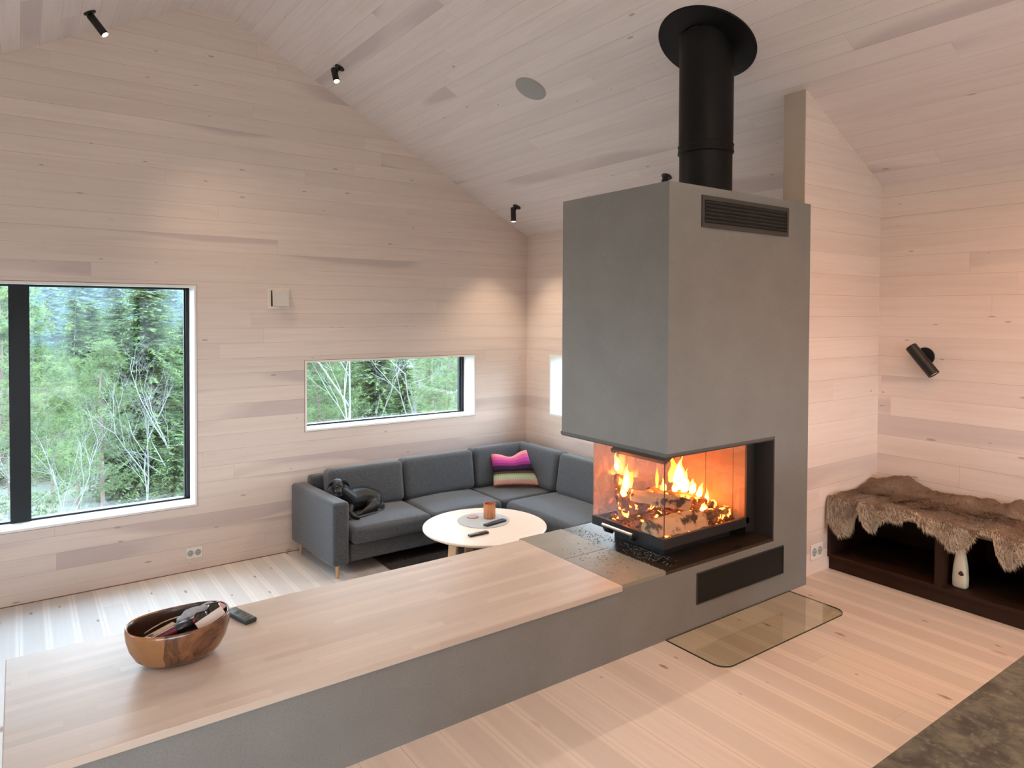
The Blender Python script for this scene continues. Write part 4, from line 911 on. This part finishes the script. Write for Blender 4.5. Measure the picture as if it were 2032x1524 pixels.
# reindeer hide: draped skin plus fur strands
rnd = random.Random(21)
HY0, HY1 = -5.35, -3.90            # along the bench
def hide_point(s, w):
    """s 0..1 from the partition end along the bench, w 0 (wall side) .. 1 (front hem)"""
    y = HY1 + 0.035 + (HY0 - HY1) * s
    ns = noise.noise(Vector((s * 6.0, 1.3, 0.2))); n2 = noise.noise(Vector((s * 15.0, 5.3, 0.2)))
    hang = 0.105 + 0.075 * ns + 0.05 * n2 + 0.09 * math.exp(-((s - 0.075) / 0.05) ** 2) + 0.07 * math.exp(-((s - 0.19) / 0.03) ** 2) - 0.10 * math.exp(-((s - 0.135) / 0.018) ** 2) - 0.06 * math.exp(-((s - 0.33) / 0.06) ** 2) \
        + 0.055 * math.exp(-((s - 0.50) / 0.04) ** 2) + 0.04 * math.exp(-((s - 0.66) / 0.035) ** 2) - 0.13 * math.exp(-((s - 0.58) / 0.03) ** 2) - 0.03
    hang = max(0.012, hang)
    flat = 0.585 - 0.04; tot = flat + hang; d = w * tot
    up = 0.05 * noise.noise(Vector((s * 5, w * 3, 3))) + 0.02 * noise.noise(Vector((s * 14, w * 9, 7)))
    if d < flat:
        x = -0.035 - d; z = 0.445 + max(-0.012, up * 0.7) + 0.02 * math.exp(-((w - 0.1) / 0.12) ** 2)
        # ruffled upturned rear hem against the wall
        rise = max(0.0, 1 - d / 0.13); z += rise * (0.020 + 0.03 * noise.noise(Vector((s * 13, 0.4, 0.9))) + 0.02 * noise.noise(Vector((s * 40, 0.4, 0.9))) + 0.045 * math.exp(-((s - 0.12) / 0.08) ** 2) + 0.05 * math.exp(-((s - 0.55) / 0.035) ** 2))
        x += -0.012 * (1 - rise)
    else:
        q = d - flat; x = XC - 0.015 - 0.018 * math.sin(min(1, q / 0.05) * math.pi / 2) + 0.028 * noise.noise(Vector((s * 22, w * 2, 5))) ; x = min(x, XC - 0.012); z = 0.445 - q + 0.012 * max(0, 1 - q / 0.03)
    if s < 0.05 : z -= 0.0
    y2 = y + 0.02 * noise.noise(Vector((s * 3, w * 7, 11)))
    y2 = min(y2, YP - 0.012)
    return Vector((x, y2, z))
def hide_col(s, w):
    n_ = noise.noise(Vector((s * 9, w * 7, 2))); n2 = noise.noise(Vector((s * 26, w * 30, 4)))
    spine = math.exp(-((w - 0.38 - 0.05 * math.sin(s * 5)) / 0.17) ** 2)
    f = max(0, min(1, 0.25 + 0.95 * spine + 0.35 * n_ + 0.25 * n2 - 0.1))
    a = Vector((0.56, 0.50, 0.43)); b = Vector((0.075, 0.042, 0.028)); c = a.lerp(b, f)
    if w > 0.86: c = c.lerp(Vector((0.74, 0.65, 0.52)), 0.7)
    if w < 0.14: c = c.lerp(Vector((0.24, 0.17, 0.10)), 0.5 + 0.5 * n_)
    return c * (1 + 0.25 * rnd.uniform(-1, 1))
NS, NW = 150, 60; bm = nb(); G = [[bm.verts.new(hide_point(i / NS, j / NW) - Vector((XC, CY0, 0))) for j in range(NW + 1)] for i in range(NS + 1)]
for i in range(NS):
    for j in range(NW): bm.faces.new((G[i][j], G[i + 1][j], G[i + 1][j + 1], G[i][j + 1]))
bmesh.ops.recalc_face_normals(bm, faces=bm.faces)
hd = thing('reindeer_hide', 'brown and cream reindeer hide draped over the dark storage bench', 'hide', (XC, CY0, 0))
o = link('skin_sheet', bm, plain('hide_skin', (0.17, 0.115, 0.08), 0.9, var=0.5, scale=12), hd, smooth=True); m = o.modifiers.new('th', 'SOLIDIFY'); m.thickness = 0.006; m.offset = 0
vv_, ff_, cc_ = [], [], []
def strand(p, d, L, wdt, col):
    x = d.cross(Vector((rnd.uniform(-1, 1), rnd.uniform(-1, 1), rnd.uniform(-1, 1)))).normalized() * wdt
    b = len(vv_); mid = p + d * L * 0.55 + Vector((0, 0, -0.002)); tip = p + d * L + Vector((0, 0, -0.28 * L))
    for q in (p - x, p + x, mid + x * 0.8, mid - x * 0.8, tip): vv_.append(q - Vector((XC, CY0, 0)))
    ff_.append((b, b + 1, b + 2, b + 3)); ff_.append((b + 3, b + 2, b + 4)); cc_.extend([col] * 5)
for k in range(95000):
    s, w = rnd.random(), rnd.random() ** 0.8
    p = hide_point(s, w); pu = hide_point(min(1, s + 0.01), w); pw = hide_point(s, min(1, w + 0.015))
    n_ = (pw - p).cross(pu - p)
    if n_.length < 1e-9: continue
    n_.normalize()
    if n_.z < 0 and w < 0.7: n_ = -n_
    if w >= 0.7 and n_.x > 0: n_ = -n_
    flow = (pw - p).normalized() * 0.9 + (pu - p).normalized() * 0.7
    d = (flow * rnd.uniform(0.6, 1.2) + n_ * rnd.uniform(0.25, 0.7) + Vector((rnd.uniform(-1, 1), rnd.uniform(-1, 1), rnd.uniform(-1, 1))) * 0.25).normalized()
    c = hide_col(s, w); strand(p, d, rnd.uniform(0.012, 0.034), 0.0007, (c.x, c.y, c.z, 1))
me = bpy.data.meshes.new('fur'); me.from_pydata(vv_, [], ff_); at = me.color_attributes.new('fcol', 'FLOAT_COLOR', 'POINT')
at.data.foreach_set('color', [c for col in cc_ for c in col])
t = NT('reindeer_fur'); a_ = t.n('ShaderNodeAttribute', attribute_name='fcol'); me.materials.append(t.done(t.bsdf(a_.outputs['Color'], 0.7, 0, 0.3)))
o = bpy.data.objects.new('fur', me); C().objects.link(o); o.parent = hd; o['kind'] = 'stuff'

# ------------------------------------------------------------------ kitchen island at the camera's side
ki = thing('kitchen_island', 'kitchen island with mottled dark stone worktop in the near right corner', 'kitchen island', (-3.9, -6.62, 0))
link('worktop', bbox(0, 2.6, 0, 0.97, 0.872, 0.90, 0.002), mworktop, ki)
link('island_body', bbox(0.03, 2.57, 0.03, 0.92, 0.0, 0.871, 0.0), plain('island_front', (0.30, 0.29, 0.27), 0.5), ki)

# ------------------------------------------------------------------ outdoors
def ground_z(x, y):
    d = math.hypot(x + 4.5, y + 6.0)
    if d < 30: z = -2.3 - 2.6 * max(0, min(1, (d - 8) / 22))
    elif d < 75: z = -4.9 - 1.6 * (d - 30) / 45
    else: z = -6.5 + 0.0 * d
    if d > 75: z += 14.5 * ((min(d, 330) - 75) / 255) ** 1.25
    z += 0.5 * noise.noise(Vector((x * 0.08, y * 0.08, 1))) * min(1, d / 12) + (2.2 * noise.noise(Vector((x * 0.012, y * 0.012, 4))) if d > 60 else 0)
    return z
bm = nb(); R = [9, 11, 13, 16, 20, 25, 31, 38, 47, 58, 72, 90, 112, 140, 175, 215, 260, 310, 360, 600]; TH = 72; rings = []
for r in R: rings.append([bm.verts.new((-4.5 + r * math.cos(2 * math.pi * k / TH), -6 + r * math.sin(2 * math.pi * k / TH), ground_z(-4.5 + r * math.cos(2 * math.pi * k / TH), -6 + r * math.sin(2 * math.pi * k / TH)))) for k in range(TH)])
cv = bm.verts.new((-4.5, -6, -2.3))
for k in range(TH): bm.faces.new((cv, rings[0][k], rings[0][(k + 1) % TH]))
for a, b in zip(rings, rings[1:]):
    for k in range(TH): bm.faces.new((a[k], b[k], b[(k + 1) % TH], a[(k + 1) % TH]))
t = NT('forest_floor'); n1 = t.noise(t.obj(), 0.7, 6, 0.7); n2 = t.noise(t.obj(), 6, 4, 0.7)
c_ = t.mix(n1, (0.03, 0.05, 0.02), (0.115, 0.10, 0.075)); c_ = t.mix(t.ramp(n2, [(0.5, 0.0), (0.75, 0.7)]), c_, (0.14, 0.13, 0.12))
struct(link('ground', bm, t.done(t.bsdf(c_, 0.95)), None, smooth=True))

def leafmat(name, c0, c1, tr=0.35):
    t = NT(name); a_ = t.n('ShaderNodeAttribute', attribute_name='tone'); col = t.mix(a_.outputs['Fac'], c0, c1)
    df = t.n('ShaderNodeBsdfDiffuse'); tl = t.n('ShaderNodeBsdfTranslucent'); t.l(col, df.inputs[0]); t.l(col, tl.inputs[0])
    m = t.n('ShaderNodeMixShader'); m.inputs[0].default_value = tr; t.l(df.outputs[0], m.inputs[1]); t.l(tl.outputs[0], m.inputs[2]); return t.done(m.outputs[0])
mspruce = leafmat('spruce_needles', (0.026, 0.050, 0.030), (0.16, 0.215, 0.085)); mpine = leafmat('pine_needles', (0.045, 0.080, 0.042), (0.21, 0.275, 0.12)); mfar = leafmat('hazed_far_needles', (0.06, 0.12, 0.11), (0.16, 0.24, 0.19))  # far needles are bluer: distance haze put into their colour
mbark = plain('grey_bark', (0.22, 0.20, 0.19), 0.9, var=0.35, scale=20); mredbark = plain('pine_bark', (0.15, 0.105, 0.085), 0.9, var=0.3, scale=14); mtwig = plain('pale_twigs', (0.17, 0.17, 0.165), 0.9, var=0.25, scale=5)
def mesh_of(name, V, F, tones, mat):
    me = bpy.data.meshes.new(name); me.from_pydata(V, [], F); me.materials.append(mat)
    if tones is not None:
        at = me.attributes.new('tone', 'FLOAT', 'POINT'); at.data.foreach_set('value', tones)
    return me
def spruce_mesh(h, Rb, nwh, nbr, ntw, tw, seed, power=0.85):
    rnd = random.Random(seed); V, F, T = [], [], []
    for i in range(nwh):
        t_ = (i + rnd.random() * 0.5) / nwh; z0 = h * (0.06 + 0.93 * t_); L = (Rb * (1 - t_) ** power + 0.06) * rnd.uniform(0.85, 1.1)
        for b in range(nbr):
            L2 = L * rnd.uniform(0.65, 1.12); a = rnd.uniform(0, 2 * math.pi); dx, dy = math.cos(a), math.sin(a); z1 = z0 + rnd.uniform(-.1, .1); br_t = rnd.uniform(-0.25, 0.25)
            dr = rnd.uniform(0.25, 0.55) * (1 - t_ * 0.9); n = max(3, int(ntw * L2 / Rb) + 2)
            for k in range(n):
                s = (k + 0.6) / n; r = L2 * s; cz_ = z1 + L2 * (0.16 * s - dr * s * s * 1.2)
                for sd in (-1, 1):
                    aa = a + sd * rnd.uniform(0.5, 1.2); l = tw * rnd.uniform(0.6, 1.3) * (1.1 - 0.55 * s); ex, ey = math.cos(aa), math.sin(aa); w = l * rnd.uniform(0.16, 0.3)
                    bz = rnd.uniform(-0.55, 0.08) * l; px, py = dx * r, dy * r; q = len(V)
                    V += [(px - ey * w, py + ex * w, cz_), (px + ey * w, py - ex * w, cz_ - w * 0.7), (px + ex * l, py + ey * l, cz_ + bz)]; F.append((q, q + 1, q + 2))
                    tn = max(0, min(1, 0.30 + 0.45 * s + br_t + rnd.uniform(-0.2, 0.3))); T += [tn * 0.7, tn * 0.7, tn]
    return mesh_of('needles', V, F, T, mspruce)
def pine_mesh(h, Rb, nb_, seed, tuft=0.17):
    rnd = random.Random(seed); V, F, T = [], [], []; tb = nb()
    for i in range(nb_):
        t_ = rnd.random() ** 0.75; z0 = h * (0.22 + 0.76 * t_); a = rnd.uniform(0, 2 * math.pi); L = (Rb * (1 - t_) ** 0.6 + 0.2) * rnd.uniform(0.6, 1.1); up = rnd.uniform(-0.05, 0.45)
        tube(tb, [(0, 0, z0), (math.cos(a) * L * 0.5, math.sin(a) * L * 0.5, z0 + up * L * 0.35), (math.cos(a) * L, math.sin(a) * L, z0 + up * L)], [0.013, 0.009, 0.004], 3, False)
        for k in range(int(15 + 14 * L)):
            s = rnd.uniform(0.4, 1.05); cx_, cy_, cz_ = math.cos(a) * L * s + rnd.gauss(0, 0.14), math.sin(a) * L * s + rnd.gauss(0, 0.14), z0 + up * L * s + rnd.gauss(0, 0.09); tn0 = rnd.uniform(0.2, 0.8)
            for m_ in range(14):
                d = Vector((rnd.gauss(0, 1), rnd.gauss(0, 1), rnd.gauss(0.35, 0.8))).normalized(); l = tuft * rnd.uniform(0.6, 1.1); x = d.cross(Vector((rnd.random(), rnd.random(), 0.3))).normalized() * l * 0.055; p = Vector((cx_, cy_, cz_)); q = len(V)
                V += [tuple(p - x), tuple(p + x), tuple(p + d * l)]; F.append((q, q + 1, q + 2)); T += [tn0 * 0.6, tn0 * 0.6, min(1, tn0 + 0.25)]
    return mesh_of('needles', V, F, T, mpine), tb
def bare_bm(h, seed, spread=0.5, depth=5, r0=0.06):
    rnd = random.Random(seed); bm = nb()
    def grow(p, d, L, r, dep):
        pts = [p]; q = p.copy(); dd = d.copy()
        for i in range(3): dd = (dd + Vector((rnd.gauss(0, .13), rnd.gauss(0, .13), rnd.gauss(0.02, .08)))).normalized(); q = q + dd * L / 3; pts.append(q.copy())
        tube(bm, pts, [r, r * .85, r * .7, r * .5], 3 if dep < 3 else 5, False)
        if dep <= 0: return
        for k in range(3 if dep > 1 else 4):
            i = rnd.choice((1, 2, 3, 3)); nd = (dd + Vector((rnd.gauss(0, spread), rnd.gauss(0, spread), rnd.gauss(0.08, spread * .6)))).normalized(); grow(pts[i], nd, L * rnd.uniform(.5, .78), r * .5, dep - 1)
    grow(Vector((0, 0, 0)), Vector((0, 0, 1)), h * 0.42, r0, depth); return bm
def trunk_bm(h, r):
    bm = nb(); tube(bm, [(0, 0, -0.3), (0.02, 0, h * 0.4), (0, 0.02, h * 0.75), (0, 0, h * 0.99)], [r, r * 0.75, r * 0.4, r * 0.08], 7); return bm
def make_tree(name, label, cat, group, parts):
    e = bpy.data.objects.new(name, None); C().objects.link(e); tag(e, label, cat, group)
    for pn, me in parts:
        o = bpy.data.objects.new(pn, me); C().objects.link(o); o.parent = e
    return e
def bm_mesh(bm, mat, name='m'):
    me = bpy.data.meshes.new(name); bm.to_mesh(me); bm.free(); me.materials.append(mat)
    for p in me.polygons: p.use_smooth = True
    return me
tr_big = bm_mesh(trunk_bm(1, 0.010), mbark, 'trunk'); tr_red = bm_mesh(trunk_bm(1, 0.012), mredbark, 'trunk')
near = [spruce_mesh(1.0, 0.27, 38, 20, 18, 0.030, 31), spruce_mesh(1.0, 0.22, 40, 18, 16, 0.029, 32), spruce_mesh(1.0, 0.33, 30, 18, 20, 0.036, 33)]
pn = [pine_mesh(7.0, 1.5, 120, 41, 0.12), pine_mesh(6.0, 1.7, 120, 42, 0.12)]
pines = [(m_, bm_mesh(b_, mredbark, 'branches')) for m_, b_ in pn]
bare = [bm_mesh(bare_bm(1.0, 51, 0.42, 6, 0.0075), mtwig, 'branches'), bm_mesh(bare_bm(1.0, 52, 0.55, 6, 0.007), mtwig, 'branches'), bm_mesh(bare_bm(1.0, 53, 0.75, 6, 0.007), mtwig, 'branches')]
midm = [spruce_mesh(1.0, 0.20, 20, 9, 5, 0.085, 61), spruce_mesh(1.0, 0.16, 20, 8, 5, 0.08, 62)]
def viewpos(u, dist):
    d = FW + RT * ((u - CX) / FPX); d = Vector((d.x, d.y, 0)).normalized(); return CAMP.x + d.x * dist, CAMP.y + d.y * dist
protos = {}
def put(kind, label, u, dist, top_z=None, h=None, group=None, rot=None, sw=1.0):
    """a tree standing on the ground, at a bearing from the room"""
    x, y = viewpos(u, dist); gz = ground_z(x, y) - 0.1; hh = h if h else top_z - gz
    if kind not in protos:
        k0, i = kind
        if k0 == 'spruce': e = make_tree('spruce_tree', label, 'tree', group, [('trunk', tr_big), ('foliage', near[i])])
        elif k0 == 'pine': e = make_tree('pine_tree', label, 'tree', group, [('trunk', tr_red), ('branches', pines[i][1]), ('foliage', pines[i][0])])
        elif k0 == 'bare': e = make_tree(('birch_tree', 'birch_tree', 'bare_shrub')[i], label, ('tree', 'tree', 'shrub')[i], group, [('branches', bare[i])])
        elif k0 == 'mid':
            e = bpy.data.objects.new('spruce_tree', midm[i]); C().objects.link(e); tag(e, label, 'tree', group)
        if k0 == 'pine':
            for c in e.children:
                if c.name.startswith('trunk'): c.scale = (7.0 - i,) * 3
        protos[kind] = e
    else:
        e = copy_tree(protos[kind]); e['label'] = label
        if group: e['group'] = group
        elif 'group' in e: del e['group']
    sc = hh / (7.0 - kind[1] if kind[0] == 'pine' else 1.0)
    e.location = (x, y, gz); e.scale = (sc * sw, sc * sw, sc); e.rotation_euler = (0, 0, random.uniform(0, 6.28) if rot is None else rot)
    return e
NG = 'conifers growing just beyond the windows'
put(('pine', 0), 'slender light green pine with bare reddish lower trunk in the middle of the large window', 205, 17.5, top_z=0.9, group=NG)
put(('spruce', 0), 'tall dense dark spruce standing right of the slender pine', 292, 24, top_z=3.1, group=NG, sw=0.95)
put(('spruce', 1), 'narrow dark spruce between the slender pine and the tallest spruce', 243, 25.5, top_z=1.75, group=NG, sw=1.1)
put(('spruce', 2), 'small bright green young spruce low at the right edge of the large window', 345, 12.5, top_z=-0.55, group=NG)
put(('spruce', 2), 'small young spruce at the very bottom of the large window', 262, 12.0, top_z=-1.6, group=NG)
put(('spruce', 1), 'spruce with its tip against the hill near the right edge of the large window', 372, 27, top_z=1.1, group=NG)
put(('pine', 1), 'broad light green pine right behind the black mullion', 95, 20, top_z=0.3, group=NG)
put(('pine', 1), 'bushy pine filling the strip left of the mullion', 2, 13, top_z=1.9, group=NG)
put(('pine', 0), 'light green pine leaning into the view left of the slender pine', 148, 23, top_z=0.2, group=NG)
put(('spruce', 0), 'pointed yellow green spruce against the hill, left one of a pair', 150, 42, top_z=1.95, group=NG, sw=0.9)
put(('spruce', 1), 'pointed yellow green spruce against the hill, right one of a pair', 181, 43, top_z=1.75, group=NG, sw=1.2)
BG = 'bare grey trees beyond the windows'
put(('bare', 0), 'leaning bare birch between the slender pine and the young spruce', 300, 15, h=3.6, group=BG, rot=1.0)
put(('bare', 1), 'bare pale tree at the right edge of the large window', 362, 17, h=5.4, group=BG)
put(('bare', 1), 'bare lichen covered tree in the left strip of the large window', 18, 11, h=3.6, group=BG)
put(('bare', 0), 'bare pale tree beside the mullion at lower left', 92, 11.5, h=2.9, group=BG)
# small window
put(('bare', 0), 'white stemmed birch left of centre in the small window', 706, 16, h=6.6, group=BG)
put(('bare', 1), 'pale bare tree right of centre in the small window', 835, 19, h=6.8, group=BG)
put(('pine', 0), 'light green pine at the right side of the small window', 885, 19, top_z=1.6, group=NG)
put(('pine', 1), 'light green pine at the left end of the small window', 628, 21, top_z=1.4, group=NG)
put(('spruce', 1), 'young green spruce in the middle of the small window', 800, 22, top_z=0.1, group=NG)
put(('spruce', 2), 'green spruce behind the birch in the small window', 750, 27, top_z=1.6, group=NG)
put(('pine', 1), 'dense pine behind the pale bare tree in the small window', 850, 30, top_z=2.0, group=NG)
put(('pine', 0), 'pine between birch and left end of the small window', 665, 27, top_z=2.0, group=NG)
rnd = random.Random(77)
taken = [(e_.location.x, e_.location.y) for e_ in C().objects if e_.get('category') == 'tree' and e_.parent is None]
def free(u, d, gap):
    x, y = viewpos(u, d)
    if any((x - a) ** 2 + (y - b2) ** 2 < gap * gap for a, b2 in taken): return False
    taken.append((x, y)); return True
SG = 'bare shrubs on the slope below the windows'
for k in range(46):
    u = rnd.uniform(-60, 400) if k < 30 else rnd.uniform(600, 960); d = rnd.uniform(9.5, 16)
    put(('bare', 2), 'bare tangled grey shrub on the slope outside', u, d, h=rnd.uniform(0.8, 1.9), group=SG)
MG = 'conifers filling the valley'
for k in range(74):
    for try_ in range(30):
        u = rnd.uniform(-80, 410) if k < 44 else rnd.uniform(590, 1120); d = rnd.uniform(27, 72)
        if free(u, d, 2.3): break
    x, y = viewpos(u, d); hmax = 1.0 + (d - 26) * 0.004 - ground_z(x, y)
    kd = ('pine', rnd.choice((0, 1))) if rnd.random() < 0.45 else ('spruce', rnd.choice((0, 1)))
    put(kd, 'one of the %s growing closely in the valley behind the nearer trees' % ('light green pines' if kd[0] == 'pine' else 'green spruces'), u, d, h=hmax * rnd.uniform(0.55, 0.93), group=MG + (' (pines)' if kd[0] == 'pine' else ' (spruces)'), sw=rnd.uniform(0.9, 1.3))
for k in range(255):
    for try_ in range(40):
        u = rnd.uniform(-60, 410) if k < 215 else rnd.uniform(590, 1150); d = 80 + 150 * rnd.random() ** 0.8
        if free(u, d, 3.2): break
    put(('mid', rnd.choice((0, 1))), 'slim distant spruce on the forested hillside', u, d, h=rnd.uniform(7.0, 12.5), group='distant spruces on the hillside', sw=rnd.uniform(0.8, 1.3))
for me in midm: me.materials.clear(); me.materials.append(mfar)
# thin mountain air over the valley
t = NT('valley_haze'); vs_ = t.n('ShaderNodeVolumeScatter'); vs_.inputs['Color'].default_value = (0.78, 0.90, 1.0, 1); vs_.inputs['Density'].default_value = 0.0009
ab = vs_.outputs[0]; t.l(ab, t.out.inputs['Volume'])
HAZE = True
if HAZE:
    bm = nb(); box(bm, -60, 160, 22, 330, -12, 25); hz = link('haze', bm, t.m); tag(hz, 'thin bluish haze over the valley', 'haze', kind='stuff')
SC.cycles.use_adaptive_sampling = True; SC.cycles.adaptive_threshold = 0.02; SC.cycles.max_bounces = 9; SC.cycles.diffuse_bounces = 5; SC.cycles.glossy_bounces = 4; SC.cycles.transparent_max_bounces = 16
SC.cycles.sample_clamp_indirect = 8.0; SC.cycles.use_denoising = True
